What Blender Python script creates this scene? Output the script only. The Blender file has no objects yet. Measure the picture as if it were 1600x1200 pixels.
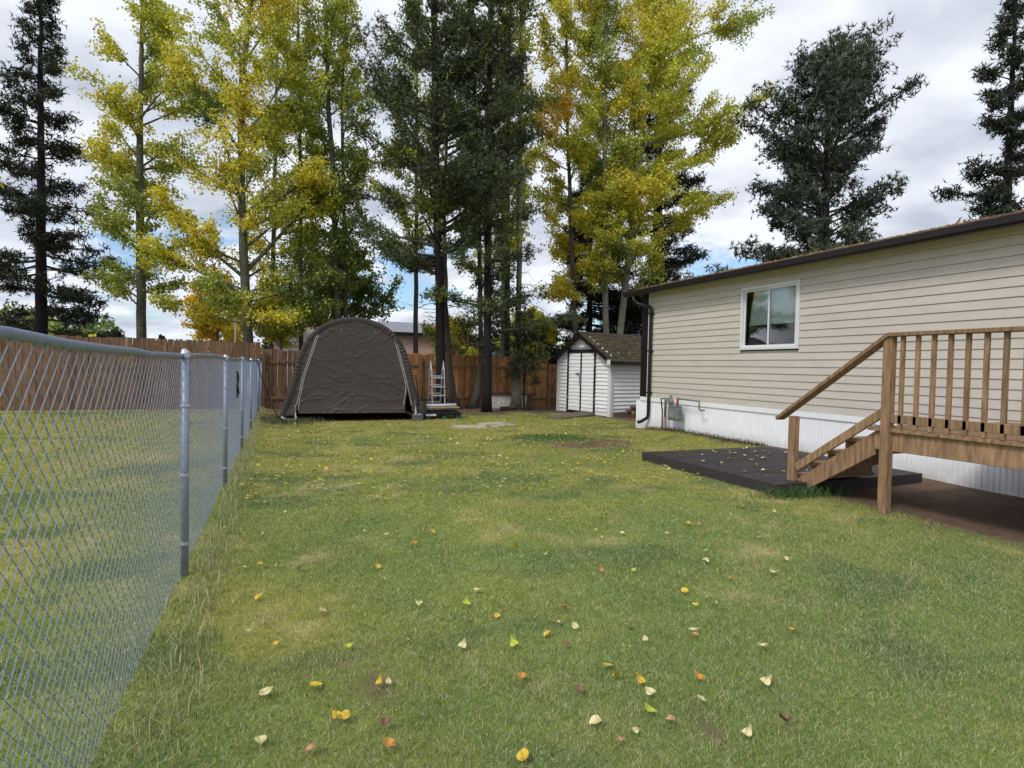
import bpy, math, random
import numpy as np
from mathutils import Vector, Matrix
R = math.radians
random.seed(7)
rng = np.random.default_rng(11)
S = bpy.context.scene
C = S.collection

# ------------------------------------------------------------------ camera
TH, PITCH, ROLL, CAM_H = R(22.35), R(-1.65), R(1.2), 1.45
fw = Vector((math.sin(TH)*math.cos(PITCH), math.cos(TH)*math.cos(PITCH), math.sin(PITCH)))
r0 = Vector((math.cos(TH), -math.sin(TH), 0)); u0 = r0.cross(fw)
rt = r0*math.cos(ROLL) + u0*math.sin(ROLL); up = -r0*math.sin(ROLL) + u0*math.cos(ROLL)
cam = bpy.data.cameras.new('camera'); cam.sensor_width = 36; cam.sensor_fit = 'HORIZONTAL'
cam.lens = 20.25; cam.clip_end = 2000; cam.clip_start = .05
co = bpy.data.objects.new('camera', cam); C.objects.link(co)
co.matrix_world = Matrix(((rt.x, up.x, -fw.x, 0), (rt.y, up.y, -fw.y, 0), (rt.z, up.z, -fw.z, CAM_H), (0, 0, 0, 1)))
S.camera = co

# ------------------------------------------------------------------ sky and sun
SUN_EL, SUN_AZ = R(46), R(240)       # azimuth clockwise from +Y: over the left fence and the camera's left shoulder
w = bpy.data.worlds.new('World'); S.world = w; w.use_nodes = True
nt = w.node_tree; nt.nodes.clear(); L = nt.links.new
def N(t, **k):
    n = nt.nodes.new(t)
    for a, b in k.items(): setattr(n, a, b)
    return n
out = N('ShaderNodeOutputWorld'); bg = N('ShaderNodeBackground'); bg.inputs[1].default_value = .1
sky = N('ShaderNodeTexSky', sky_type='NISHITA', sun_disc=False, sun_elevation=SUN_EL, sun_rotation=SUN_AZ)
tc = N('ShaderNodeTexCoord'); sep = N('ShaderNodeSeparateXYZ'); L(tc.outputs['Generated'], sep.inputs[0])
def mth(op, a, b=None, clamp=False):
    n = N('ShaderNodeMath', operation=op, use_clamp=clamp)
    for i, v in enumerate((a, b)):
        if v is None: continue
        if isinstance(v, (int, float)): n.inputs[i].default_value = v
        else: L(v, n.inputs[i])
    return n.outputs[0]
zz = mth('ADD', mth('MAXIMUM', sep.outputs[2], 0), .22)
cmb = N('ShaderNodeCombineXYZ'); L(mth('DIVIDE', sep.outputs[0], zz), cmb.inputs[0]); L(mth('DIVIDE', sep.outputs[1], zz), cmb.inputs[1])
n1 = N('ShaderNodeTexNoise'); n1.inputs['Scale'].default_value = 1.3; n1.inputs['Detail'].default_value = 9; n1.inputs['Roughness'].default_value = .55; L(cmb.outputs[0], n1.inputs['Vector'])
n2 = N('ShaderNodeTexNoise'); n2.inputs['Scale'].default_value = 2.3; n2.inputs['Detail'].default_value = 7; n2.inputs['Roughness'].default_value = .5
mp = N('ShaderNodeMapping'); mp.inputs['Location'].default_value = (3.1, 1.7, 4); L(cmb.outputs[0], mp.inputs[0]); L(mp.outputs[0], n2.inputs['Vector'])
# broken cloud low over the horizon, closed cloud higher up
low = N('ShaderNodeMapRange'); low.inputs['From Min'].default_value = .10; low.inputs['From Max'].default_value = .34; low.inputs['To Min'].default_value = 0; low.inputs['To Max'].default_value = .2; L(sep.outputs[2], low.inputs[0])
hz = N('ShaderNodeMapRange'); hz.inputs['From Min'].default_value = .02; hz.inputs['From Max'].default_value = .12; hz.inputs['To Min'].default_value = .22; hz.inputs['To Max'].default_value = 0; L(sep.outputs[2], hz.inputs[0])
cov = mth('ADD', mth('ADD', n1.outputs[0], low.outputs[0]), hz.outputs[0])
cm = N('ShaderNodeMapRange', interpolation_type='SMOOTHSTEP'); cm.inputs['From Min'].default_value = .46; cm.inputs['From Max'].default_value = .56; L(cov, cm.inputs[0])
cr = N('ShaderNodeValToRGB'); cr.color_ramp.elements[0].position = .34; cr.color_ramp.elements[0].color = (4.3, 4.7, 5.6, 1)
cr.color_ramp.elements[1].position = .56; cr.color_ramp.elements[1].color = (7.4, 7.75, 8.4, 1); L(n2.outputs[0], cr.inputs[0])
boost = N('ShaderNodeMix', data_type='RGBA', blend_type='MULTIPLY'); boost.inputs[0].default_value = 1; L(sky.outputs[0], boost.inputs[6]); boost.inputs[7].default_value = (1.0, 1.15, 1.3, 1)
mx = N('ShaderNodeMix', data_type='RGBA'); L(cm.outputs[0], mx.inputs[0]); L(boost.outputs[2], mx.inputs[6]); L(cr.outputs[0], mx.inputs[7])
L(mx.outputs[2], bg.inputs[0]); L(bg.outputs[0], out.inputs[0])
sl = bpy.data.lights.new('sun', 'SUN'); sl.energy = 1.4; sl.angle = R(14); sl.color = (1, .95, .87)
so = bpy.data.objects.new('sun', sl); C.objects.link(so)
sd = Vector((math.sin(SUN_AZ)*math.cos(SUN_EL), math.cos(SUN_AZ)*math.cos(SUN_EL), math.sin(SUN_EL)))
so.rotation_euler = sd.to_track_quat('Z', 'Y').to_euler(); so.location = (0, 0, 30)
S.view_settings.view_transform = 'Standard'; S.view_settings.look = 'None'; S.view_settings.exposure = .36; S.view_settings.gamma = 1
S.view_settings.use_curve_mapping = False
S.render.engine = 'CYCLES'
S.cycles.max_bounces = 6; S.cycles.transparent_max_bounces = 8

# ------------------------------------------------------------------ materials
def srgb(r, g, b):
    return tuple(((v/255)/12.92 if v/255 <= .04045 else ((v/255+.055)/1.055)**2.4) for v in (r, g, b))
def mat(name, col, rough=.7, var=.25, scale=6, bump=0, bscale=60, metal=0, stretch=None, col2=None, objvar=0, spec=.3, attr=False, fine=0):
    m = bpy.data.materials.new(name); m.use_nodes = True; t = m.node_tree; b = t.nodes['Principled BSDF']; l = t.links.new
    b.inputs['Roughness'].default_value = rough; b.inputs['Metallic'].default_value = metal; b.inputs['Specular IOR Level'].default_value = spec
    tc = t.nodes.new('ShaderNodeTexCoord'); mp = t.nodes.new('ShaderNodeMapping'); l(tc.outputs['Object'], mp.inputs[0])
    oi = t.nodes.new('ShaderNodeObjectInfo')
    cx = t.nodes.new('ShaderNodeVectorMath'); cx.operation = 'SCALE'; cx.inputs[0].default_value = (17, 31, 9); l(oi.outputs['Random'], cx.inputs['Scale']); l(cx.outputs[0], mp.inputs['Location'])
    if stretch: mp.inputs['Scale'].default_value = stretch
    n = t.nodes.new('ShaderNodeTexNoise'); n.inputs['Scale'].default_value = scale; n.inputs['Detail'].default_value = 7; n.inputs['Roughness'].default_value = .62; l(mp.outputs[0], n.inputs['Vector'])
    rp = t.nodes.new('ShaderNodeValToRGB'); rp.color_ramp.elements[0].position = .3; rp.color_ramp.elements[1].position = .7
    c2 = col2 or tuple(v*(1-var) for v in col)
    rp.color_ramp.elements[0].color = (*c2, 1); rp.color_ramp.elements[1].color = (*[min(1, v*(1+var*.5)) for v in col], 1)
    l(n.outputs[0], rp.inputs[0]); cur = rp.outputs[0]
    if objvar:
        mr = t.nodes.new('ShaderNodeMapRange'); mr.inputs['To Min'].default_value = 1-objvar; mr.inputs['To Max'].default_value = 1+objvar; l(oi.outputs['Random'], mr.inputs[0])
        mm = t.nodes.new('ShaderNodeVectorMath'); mm.operation = 'SCALE'; l(cur, mm.inputs[0]); l(mr.outputs[0], mm.inputs['Scale']); cur = mm.outputs[0]
    if attr:
        at = t.nodes.new('ShaderNodeAttribute'); at.attribute_name = 'Col'
        mm = t.nodes.new('ShaderNodeMix'); mm.data_type = 'RGBA'; mm.blend_type = 'MULTIPLY'; mm.inputs[0].default_value = 1; l(cur, mm.inputs[6]); l(at.outputs[0], mm.inputs[7]); cur = mm.outputs[2]
    l(cur, b.inputs['Base Color'])
    if bump:
        n3 = t.nodes.new('ShaderNodeTexNoise'); n3.inputs['Scale'].default_value = bscale; n3.inputs['Detail'].default_value = 6; l(mp.outputs[0], n3.inputs['Vector'])
        bp = t.nodes.new('ShaderNodeBump'); bp.inputs['Strength'].default_value = bump; bp.inputs['Distance'].default_value = .01; l(n3.outputs[0], bp.inputs['Height']); l(bp.outputs[0], b.inputs['Normal'])
    return m
def leafmat(name, trans=.45, gloss=.06):
    m = bpy.data.materials.new(name); m.use_nodes = True; t = m.node_tree; t.nodes.clear(); l = t.links.new
    at = t.nodes.new('ShaderNodeAttribute'); at.attribute_name = 'Col'
    d = t.nodes.new('ShaderNodeBsdfDiffuse'); tr = t.nodes.new('ShaderNodeBsdfTranslucent'); g = t.nodes.new('ShaderNodeBsdfGlossy'); g.inputs['Roughness'].default_value = .45
    l(at.outputs[0], d.inputs[0]); l(at.outputs[0], tr.inputs[0])
    a = t.nodes.new('ShaderNodeMixShader'); a.inputs[0].default_value = trans; l(d.outputs[0], a.inputs[1]); l(tr.outputs[0], a.inputs[2])
    b = t.nodes.new('ShaderNodeMixShader'); b.inputs[0].default_value = gloss; l(a.outputs[0], b.inputs[1]); l(g.outputs[0], b.inputs[2])
    o = t.nodes.new('ShaderNodeOutputMaterial'); l(b.outputs[0], o.inputs[0]); return m
M = {}
M['leaf'] = leafmat('leaf_surface'); M['needle'] = leafmat('needle_surface', .12, .05); M['blade'] = leafmat('grass_blade', .3, .03)
M['soil'] = mat('lawn_thatch', (1, 1, 1), .95, .45, 14, .5, 90, attr=True)
M['siding'] = mat('beige_vinyl', srgb(206, 198, 188), .5, .08, 2.2, .05, 200, stretch=(1, .3, 3), objvar=.025)
M['white_vinyl'] = mat('white_vinyl', srgb(246, 248, 252), .45, .06, 4, 0, objvar=.02)
M['white_paint'] = mat('white_painted_siding', srgb(248, 249, 252), .6, .10, 5, .1, 90, stretch=(.6, .6, 3), objvar=.04)
M['white_trim'] = mat('white_trim', srgb(226, 228, 231), .4, .05, 5)
M['black_trim'] = mat('black_trim', srgb(44, 42, 45), .5, .3, 8, .1)
M['brown_metal'] = mat('dark_brown_metal', srgb(38, 32, 33), .35, .15, 5)
M['cedar'] = mat('cedar_board', srgb(188, 134, 82), .8, .45, 3.5, .4, 40, stretch=(5, 5, .7), col2=srgb(112, 82, 58), objvar=.25)
M['old_cedar'] = mat('weathered_board', srgb(128, 98, 76), .85, .4, 3.5, .4, 40, stretch=(5, 5, .7), col2=srgb(84, 64, 54), objvar=.22)
M['rail_wood'] = mat('rail_lumber', srgb(150, 118, 88), .8, .35, 4, .3, 40, stretch=(.7, 5, 5), col2=srgb(104, 82, 64), objvar=.15)
M['lumber'] = mat('treated_lumber', srgb(164, 132, 102), .75, .4, 7, .4, 60, stretch=(4, 4, .6), col2=srgb(112, 88, 68), objvar=.14)
M['deck'] = mat('dark_stained_plank', srgb(66, 60, 62), .6, .35, 9, .5, 70, stretch=(.6, 5, 5), col2=srgb(44, 40, 42), objvar=.16)
M['fabric'] = mat('shelter_fabric', srgb(69, 61, 58), .5, .14, 2.2, .12, 260, spec=.45)
M['fabric_dark'] = mat('shelter_edge_fabric', srgb(68, 61, 58), .6, .2, 6, .15, 200)
M['zip'] = mat('zipper_tape', srgb(170, 168, 166), .5, .15, 20)
M['alu'] = mat('aluminium', srgb(190, 194, 204), .35, .1, 10, 0, metal=.55)
M['galv'] = mat('galvanised_wire', srgb(142, 152, 172), .5, .15, 30, 0, metal=.35)
M['pine_bark'] = mat('pine_bark', srgb(42, 39, 37), .95, .5, 9, 1.0, 22, stretch=(2.5, 2.5, .7), col2=srgb(30, 28, 27))
M['dark_aspen_bark'] = mat('dark_aspen_bark', srgb(104, 104, 86), .85, .4, 5, .5, 25, stretch=(.8, .8, 4), col2=srgb(62, 62, 52))
M['aspen_bark'] = mat('aspen_bark', srgb(140, 141, 122), .85, .4, 5, .5, 25, stretch=(.8, .8, 4), col2=srgb(86, 86, 74))
M['grey_bark'] = mat('furrowed_grey_bark', srgb(98, 92, 82), .95, .5, 8, 1.0, 20, stretch=(3, 3, .5), col2=srgb(66, 62, 56))
M['twig'] = mat('dead_twig', srgb(82, 72, 66), .95, .3, 9)
M['shingle'] = mat('mossy_shingle', srgb(76, 68, 60), .95, .5, 9, .5, 120, col2=srgb(50, 50, 34), objvar=.22)
M['shingle_h'] = mat('house_shingle', srgb(128, 104, 92), .95, .5, 7, .5, 120, col2=srgb(74, 66, 60))
M['concrete'] = mat('pale_concrete', srgb(186, 175, 152), .9, .3, 8, .4, 60)
M['plywood'] = mat('weathered_plywood', srgb(118, 108, 98), .9, .35, 6, .3, 50, stretch=(.8, 4, 4))
M['meter'] = mat('grey_green_paint', srgb(118, 128, 126), .45, .2, 10)
M['rust'] = mat('rusty_pipe', srgb(128, 86, 66), .8, .5, 14, .3, 60, col2=srgb(150, 146, 142))
M['red'] = mat('red_cap', srgb(190, 80, 60), .5)
M['teal'] = mat('teal_plastic', srgb(60, 112, 112), .5)
M['black'] = mat('black_plastic', srgb(26, 27, 32), .4)
M['pvc'] = mat('white_pvc', srgb(218, 220, 226), .35, .08)
M['greypipe'] = mat('grey_pipe', srgb(138, 140, 142), .45, .2)
M['tanboard'] = mat('tan_board', srgb(178, 150, 122), .8)
M['blind'] = mat('roller_blind', srgb(215, 228, 224), .8, .05)
M['room'] = mat('dark_room', srgb(52, 52, 56), .9)
M['blue_tarp'] = mat('blue_tarp', srgb(96, 116, 150), .6, .35, 5, .8, 9)
M['pink_wall'] = mat('pinkish_stucco', srgb(190, 160, 148), .9, .1)
M['grey_roof'] = mat('grey_roof_far', srgb(140, 142, 150), .9, .2, 3)
M['brown_log'] = mat('log_bark', srgb(92, 72, 60), .95, .5, 12, .8, 30)
M['log_end'] = mat('log_end', srgb(150, 120, 92), .9, .4, 20)
M['sand_bag'] = mat('grey_bucket', srgb(90, 90, 90), .7, .2)
M['old_white'] = mat('peeling_white_paint', srgb(240, 238, 234), .7, .3, 9, .3, 50, col2=srgb(190, 182, 174))
M['brick'] = mat('old_brick', srgb(120, 88, 76), .9, .3, 12)
def splash(m, z0, z1, col):
    t = m.node_tree; b = t.nodes['Principled BSDF']; l = t.links.new; src = b.inputs['Base Color'].links[0].from_socket
    g = t.nodes.new('ShaderNodeNewGeometry'); sp = t.nodes.new('ShaderNodeSeparateXYZ'); l(g.outputs['Position'], sp.inputs[0])
    n = t.nodes.new('ShaderNodeTexNoise'); n.inputs['Scale'].default_value = 7; n.inputs['Detail'].default_value = 8; l(g.outputs['Position'], n.inputs['Vector'])
    r = t.nodes.new('ShaderNodeMapRange'); r.inputs['From Min'].default_value = z1; r.inputs['From Max'].default_value = z0; r.inputs['To Max'].default_value = .6; l(sp.outputs[2], r.inputs[0])
    p = t.nodes.new('ShaderNodeMath'); p.operation = 'MULTIPLY'; l(r.outputs[0], p.inputs[0]); l(n.outputs[0], p.inputs[1])
    x = t.nodes.new('ShaderNodeMix'); x.data_type = 'RGBA'; x.inputs[7].default_value = (*col, 1); l(p.outputs[0], x.inputs[0]); l(src, x.inputs[6]); l(x.outputs[2], b.inputs['Base Color'])
splash(M['white_vinyl'], .05, .32, srgb(120, 105, 85)); splash(M['white_paint'], 0, .3, srgb(120, 110, 90)); splash(M['cedar'], 0, .5, srgb(80, 66, 54)); splash(M['fabric'], 0, .5, srgb(110, 98, 82))
def glassmat():
    m = bpy.data.materials.new('window_glass'); m.use_nodes = True; t = m.node_tree; t.nodes.clear(); l = t.links.new
    g = t.nodes.new('ShaderNodeBsdfGlossy'); g.inputs['Roughness'].default_value = .01; tr = t.nodes.new('ShaderNodeBsdfTransparent'); tr.inputs[0].default_value = (.93, .95, .95, 1)
    f = t.nodes.new('ShaderNodeFresnel'); f.inputs[0].default_value = 1.4
    a = t.nodes.new('ShaderNodeMixShader'); l(f.outputs[0], a.inputs[0]); l(tr.outputs[0], a.inputs[1]); l(g.outputs[0], a.inputs[2])
    o = t.nodes.new('ShaderNodeOutputMaterial'); l(a.outputs[0], o.inputs[0]); return m
M['glass'] = glassmat()

# ------------------------------------------------------------------ helpers
def link(o, parent=None, label=None, cat=None, group=None, kind=None):
    C.objects.link(o)
    if parent: o.parent = parent
    if label: o['label'] = label
    if cat: o['category'] = cat
    if group: o['group'] = group
    if kind: o['kind'] = kind
    return o
def empty(name, loc=(0, 0, 0), rz=0, label=None, cat=None, group=None):
    o = bpy.data.objects.new(name, None); o.empty_display_size = .2; o.location = loc; o.rotation_euler = (0, 0, rz)
    return link(o, None, label, cat, group)
class MB:
    def __init__(s): s.v = []; s.f = []
    def add(s, v, f):
        o = len(s.v); s.v += [tuple(p) for p in v]; s.f += [tuple(i+o for i in q) for q in f]; return s
    def box(s, x0, x1, y0, y1, z0, z1):
        return s.add([(x0, y0, z0), (x1, y0, z0), (x1, y1, z0), (x0, y1, z0), (x0, y0, z1), (x1, y0, z1), (x1, y1, z1), (x0, y1, z1)],
                     [(0, 3, 2, 1), (4, 5, 6, 7), (0, 1, 5, 4), (1, 2, 6, 5), (2, 3, 7, 6), (3, 0, 4, 7)])
    def hexa(s, b, t):      # eight corners: bottom loop, top loop
        return s.add(list(b)+list(t), [(0, 3, 2, 1), (4, 5, 6, 7), (0, 1, 5, 4), (1, 2, 6, 5), (2, 3, 7, 6), (3, 0, 4, 7)])
    def tube(s, pts, rad, k=6, cap=True):
        P = [Vector(p) for p in pts]; n = len(P)
        if isinstance(rad, (int, float)): rad = [rad]*n
        o = len(s.v); prev = None
        for i, p in enumerate(P):
            d = (P[min(i+1, n-1)] - P[max(i-1, 0)]).normalized()
            if prev is None:
                a = d.cross(Vector((0, 0, 1)) if abs(d.z) < .9 else Vector((1, 0, 0))).normalized()
            else:
                a = (prev - d*prev.dot(d)).normalized()
            prev = a; b = d.cross(a)
            for j in range(k):
                t = 2*math.pi*j/k; q = p + (a*math.cos(t) + b*math.sin(t))*rad[i]; s.v.append((q.x, q.y, q.z))
        for i in range(n-1):
            for j in range(k):
                s.f.append((o+i*k+j, o+i*k+(j+1) % k, o+(i+1)*k+(j+1) % k, o+(i+1)*k+j))
        if cap: s.f.append(tuple(o+j for j in range(k-1, -1, -1))); s.f.append(tuple(o+(n-1)*k+j for j in range(k)))
        return s
    def bar(s, a, b, w, h, upv=(0, 0, 1)):
        a = Vector(a); b = Vector(b); d = (b-a).normalized(); sx = d.cross(Vector(upv)).normalized()*w/2; sz = sx.cross(d).normalized()*h/2
        return s.hexa([a-sx-sz, a+sx-sz, a+sx+sz, a-sx+sz], [b-sx-sz, b+sx-sz, b+sx+sz, b-sx+sz])
    def mesh(s, name, m, smooth=False):
        me = bpy.data.meshes.new(name); me.from_pydata(s.v, [], s.f); me.materials.append(m)
        if smooth: me.polygons.foreach_set('use_smooth', [True]*len(me.polygons))
        me.update(); return me
    def build(s, name, m, parent=None, smooth=False, **k):
        return link(bpy.data.objects.new(name, s.mesh(name, m, smooth)), parent, **k)
def bevel(o, wd=.004, seg=1):
    b = o.modifiers.new('b', 'BEVEL'); b.width = wd; b.segments = seg; b.limit_method = 'ANGLE'; return o
def npmesh(name, V, nper, m, col=None, smooth=False):
    """V: (faces*nper, 3) array; every face has its own nper vertices."""
    n = len(V); nf = n//nper; me = bpy.data.meshes.new(name)
    me.vertices.add(n); me.vertices.foreach_set('co', np.ascontiguousarray(V, dtype=np.float32).ravel())
    me.loops.add(n); me.loops.foreach_set('vertex_index', np.arange(n, dtype=np.int32))
    me.polygons.add(nf); me.polygons.foreach_set('loop_start', np.arange(0, n, nper, dtype=np.int32))
    if col is not None:
        a = me.color_attributes.new('Col', 'FLOAT_COLOR', 'POINT'); c = np.ones((n, 4), np.float32); c[:, :3] = np.repeat(col, nper, 0) if len(col) != n else col
        a.data.foreach_set('color', c.ravel())
    me.materials.append(m); me.update(calc_edges=True); return me
_T = np.random.default_rng(3).random((256, 256))
def vnoise(x, y):
    xi = np.floor(x).astype(int); yi = np.floor(y).astype(int); fx = x-xi; fy = y-yi; fx = fx*fx*(3-2*fx); fy = fy*fy*(3-2*fy)
    g = lambda a, b: _T[a & 255, b & 255]
    return (g(xi, yi)*(1-fx)+g(xi+1, yi)*fx)*(1-fy) + (g(xi, yi+1)*(1-fx)+g(xi+1, yi+1)*fx)*fy
def fbm(x, y, o=4):
    s = 0; a = .5; t = 0
    for i in range(o): s = s + a*vnoise(x*2**i+13.7*i, y*2**i+7.1*i); t += a; a *= .5
    return s/t
def sstep(a, b, x): t = np.clip((x-a)/(b-a), 0, 1); return t*t*(3-2*t)

# ------------------------------------------------------------------ ground
def ground_z(x, y):
    z = .02*(fbm(x*.6+5, y*.6)-.5)
    z = z + .07*np.exp(-(((x-5.2)/.75)**2 + ((y-10.3)/.75)**2))
    z = z + .11*sstep(7.5, 8.3, x)*sstep(12.2, 10.5, y)*sstep(4, 7.6, y)*(x < 9)
    z = z + .05*np.exp(-((x+.5)/.3)**2)*(y < 20)
    return z
def bare(x, y):
    """0 grass .. 1 bare soil and needle litter"""
    n = fbm(x*1.4+3, y*1.4+9)
    b = sstep(15.7, 16.9, y + (n-.5)*2.0 - .05*(x-4))*sstep(-.6, .2, x)
    b = np.maximum(b, (y > 19.5)*1.0)
    b = np.maximum(b, sstep(.3, -.1, np.maximum(np.abs(x-1.88)-1.85, np.maximum(15.15-y, y-19)) + (n-.5)*.5))
    b = np.maximum(b, sstep(.5, 0, np.maximum(9.3-x, np.abs(y-15)-1.6) + (n-.5)*.6)*(y > 12))
    b = np.maximum(b, sstep(8.0, 8.3, x + (n-.5)*.5)*(y > 6)*(y < 12.5))
    d = np.hypot((x-5.55)/1.0, (y-9.75)/.55); b = np.maximum(b, .95*sstep(1.25, .85, d + (n-.5)*1.2)*sstep(.45, .8, np.hypot((x-5.2)/1.1, (y-10.3)/.8)))
    for (px, py, r) in ((.43, 2.62, .10), (.36, 2.80, .05), (1.62, 1.80, .06), (1.95, 1.72, .05), (2.65, 2.9, .04)):
        b = np.maximum(b, .9*sstep(r*1.4, r*.5, np.hypot(x-px, (y-py)*.8) + (fbm(x*14, y*14)-.5)*r*1.6))
    b = np.maximum(b, sstep(5.6, 6.2, x + (n-.5)*.5)*(y < 5.2))
    return b
def lawn_colour(x, y):
    p = fbm(x*.45+2, y*.45+8); q = fbm(x*1.7+20, y*1.7); s = fbm(x*6, y*6+3)
    dry = np.clip(.95*(p-.34)*1.6 + .9*(q-.42) + .4*(s-.5) + .10*sstep(2, 5, y)+.38*sstep(4, 10, y), 0, 1)
    dry = np.clip(dry - .8*np.exp(-((x-1.75)/.7)**2-((y-2.0)/.5)**2) + .55*np.exp(-((x+.15)/.45)**2-((y-3.6)/.8)**2), 0, 1)
    green = np.array((.215, .30, .068)); olive = np.array((.42, .40, .085)); straw = np.array((.62, .52, .28))
    d = dry[:, None]; c = green*(1-d) + olive*d
    t = (np.clip((q*s-.30)*3, 0, .6)*sstep(1.5, 3, y))[:, None]; c = c*(1-t) + straw*t
    # lush darker clumps
    k = sstep(.60, .70, fbm(x*1.05+40, y*1.9+11, 3))[:, None]*.6
    k = np.maximum(k, .9*sstep(1.1, .6, np.hypot((x-5.2)/.95, (y-10.5)/.8))[:, None])
    return c*(1-k) + np.array((.12, .20, .065))*k
gx = np.concatenate([[-400, -200, -100, -60, -35, -22, -15, -12], np.arange(-10, 14, .12), [15, 17, 22, 35, 60, 100, 200, 400]])
gy = np.concatenate([[-60, -20, -6, -2], np.arange(.2, 21, .12), [22, 24, 28, 35, 50, 80, 150, 300, 600]])
X, Y = np.meshgrid(gx, gy); xf, yf = X.ravel(), Y.ravel(); zf = ground_z(xf, yf); nx, ny = len(gx), len(gy)
gc = lawn_colour(xf, yf)*.9; b_ = bare(xf, yf)[:, None]; soilc = np.array((.19, .125, .085))*(.6+.8*fbm(xf*5, yf*5)[:, None]); gc = gc*(1-b_) + soilc*b_
me = bpy.data.meshes.new('ground'); idx = np.arange(nx*ny).reshape(ny, nx)
fq = np.stack([idx[:-1, :-1], idx[:-1, 1:], idx[1:, 1:], idx[1:, :-1]], -1).reshape(-1, 4)
me.vertices.add(nx*ny); me.vertices.foreach_set('co', np.stack([xf, yf, zf], 1).astype(np.float32).ravel())
me.loops.add(fq.size); me.loops.foreach_set('vertex_index', fq.ravel().astype(np.int32))
me.polygons.add(len(fq)); me.polygons.foreach_set('loop_start', np.arange(0, fq.size, 4, dtype=np.int32)); me.polygons.foreach_set('use_smooth', np.ones(len(fq), bool))
ca = me.color_attributes.new('Col', 'FLOAT_COLOR', 'POINT'); cc = np.ones((nx*ny, 4), np.float32); cc[:, :3] = gc; ca.data.foreach_set('color', cc.ravel())
me.materials.append(M['soil']); me.update(calc_edges=True)
link(bpy.data.objects.new('ground', me), kind='structure')

def solid_at(x, y):
    t = (np.abs(x-1.88) < 1.7) & (y > 15.15) & (y < 19)
    t |= (x > 5.5) & (x < 8.1) & (y > 5.06) & (y < 7.7)
    t |= (x > 8.4) & (y < 12)
    lx, ly = shed_local(x, y); t |= (lx > 0) & (ly > 0) & (ly < 2.6) & (lx < 3)
    t |= (x > 6.2) & (y < 5.0)
    t |= (x > 3.92) & (x < 4.66) & (y > 12.68) & (y < 13.22)
    t |= (x > 4.75) & (x < 5.48) & (y > 13.38) & (y < 13.82)
    t |= (x > 4.9) & (x < 5.5) & (y > 12.95) & (y < 13.2)
    return t
SA = math.atan2(.18, .98)
def shed_local(x, y):
    dx, dy = x-9.4, y-15.0; return dx*math.cos(SA)+dy*math.sin(SA), -dx*math.sin(SA)+dy*math.cos(SA)
def in_view(x, y, mrg=.6):
    """plan test: within the wedge the yard can be seen in, a step to each side included"""
    a = np.arctan2(x, y + .0) - TH
    return (np.abs(np.sin(a))*np.hypot(x, y) < (np.cos(a)*np.hypot(x, y))*.93 + mrg)
def grass(x0, x1, y0, y1, dens, hgt, wid, seg2, lean=.6):
    n = int((x1-x0)*(y1-y0)*dens); x = rng.uniform(x0, x1, n); y = rng.uniform(y0, y1, n)
    k = in_view(x, y) & ~solid_at(x, y) & (rng.random(n) > bare(x, y)*1.02)
    x, y = x[k], y[k]; n = len(x)
    z = ground_z(x, y) - .004
    col = lawn_colour(x, y); v = rng.random(n)[:, None]; col = col*(.50 + .95*v**1.4)
    s = (rng.random(n) < .15+.12*sstep(5, 2, y))[:, None]; col = np.where(s, np.array((.60, .54, .33))*(.6+.6*v), col)
    s = (rng.random(n) < .08)[:, None]; col = np.where(s, np.array((.27, .36, .23))*(.8+.4*v), col)
    h = hgt*rng.uniform(.45, 1.25, n)*(.7+.7*fbm(x*2.2, y*2.2)); a = rng.uniform(0, 2*np.pi, n); fa = rng.uniform(0, 2*np.pi, n); ln = rng.uniform(.15, 1.35, n)*lean*h*1.4
    wv = np.stack([np.cos(a), np.sin(a), a*0], 1)*(wid*rng.uniform(.6, 1.2, n))[:, None]/2
    dv = np.stack([np.cos(fa), np.sin(fa), fa*0], 1)
    P = np.stack([x, y, z], 1); T = P + dv*ln[:, None]; T[:, 2] += h*np.clip(1-.35*ln/h, .25, 1)
    if seg2:
        Mi = P + dv*(ln*.3)[:, None]; Mi[:, 2] += h*.62
        V = np.stack([P-wv, P+wv, T, Mi-wv*.8], 1).reshape(-1, 3); return V, 4, np.repeat(col, 4, 0)
    V = np.stack([P-wv, P+wv, T], 1).reshape(-1, 3); return V, 3, np.repeat(col, 3, 0)
ys = [.9, 2.0, 3.2, 5.0, 7.5, 11, 19.3]
BV = {4: [], 3: []}; BC = {4: [], 3: []}
for i in range(len(ys)-1):
    for q in np.linspace(ys[i], ys[i+1], 4)[:-1]:
        q1 = q+(ys[i+1]-ys[i])/3; ym = (q+q1)/2; dn = 33000*min(1, (2/ym)**1.6)
        V, n, c = grass(-min(6, 1.2+.35*ym), min(12, 1.2+1.75*ym), q, q1, dn, .026+.0010*ym, .0021+.00088*ym, False, .75)
        k = 4 if ym < 4.2 else 3; BV[k].append(V); BC[k].append(c*float(np.interp(ym, [1, 3.5, 5, 9], [1.2, 1.2, 1.2, 1.08])))
for n, lab in ((4, 'short mown lawn grass with dry straw blades nearest the camera'), (3, 'yellowing lawn grass stretching to the back of the yard')):
    link(bpy.data.objects.new('lawn_grass', npmesh('lawn_grass', np.concatenate(BV[n]), 3, M['blade'], np.concatenate(BC[n]))), label=lab, cat='grass', kind='stuff')
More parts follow.
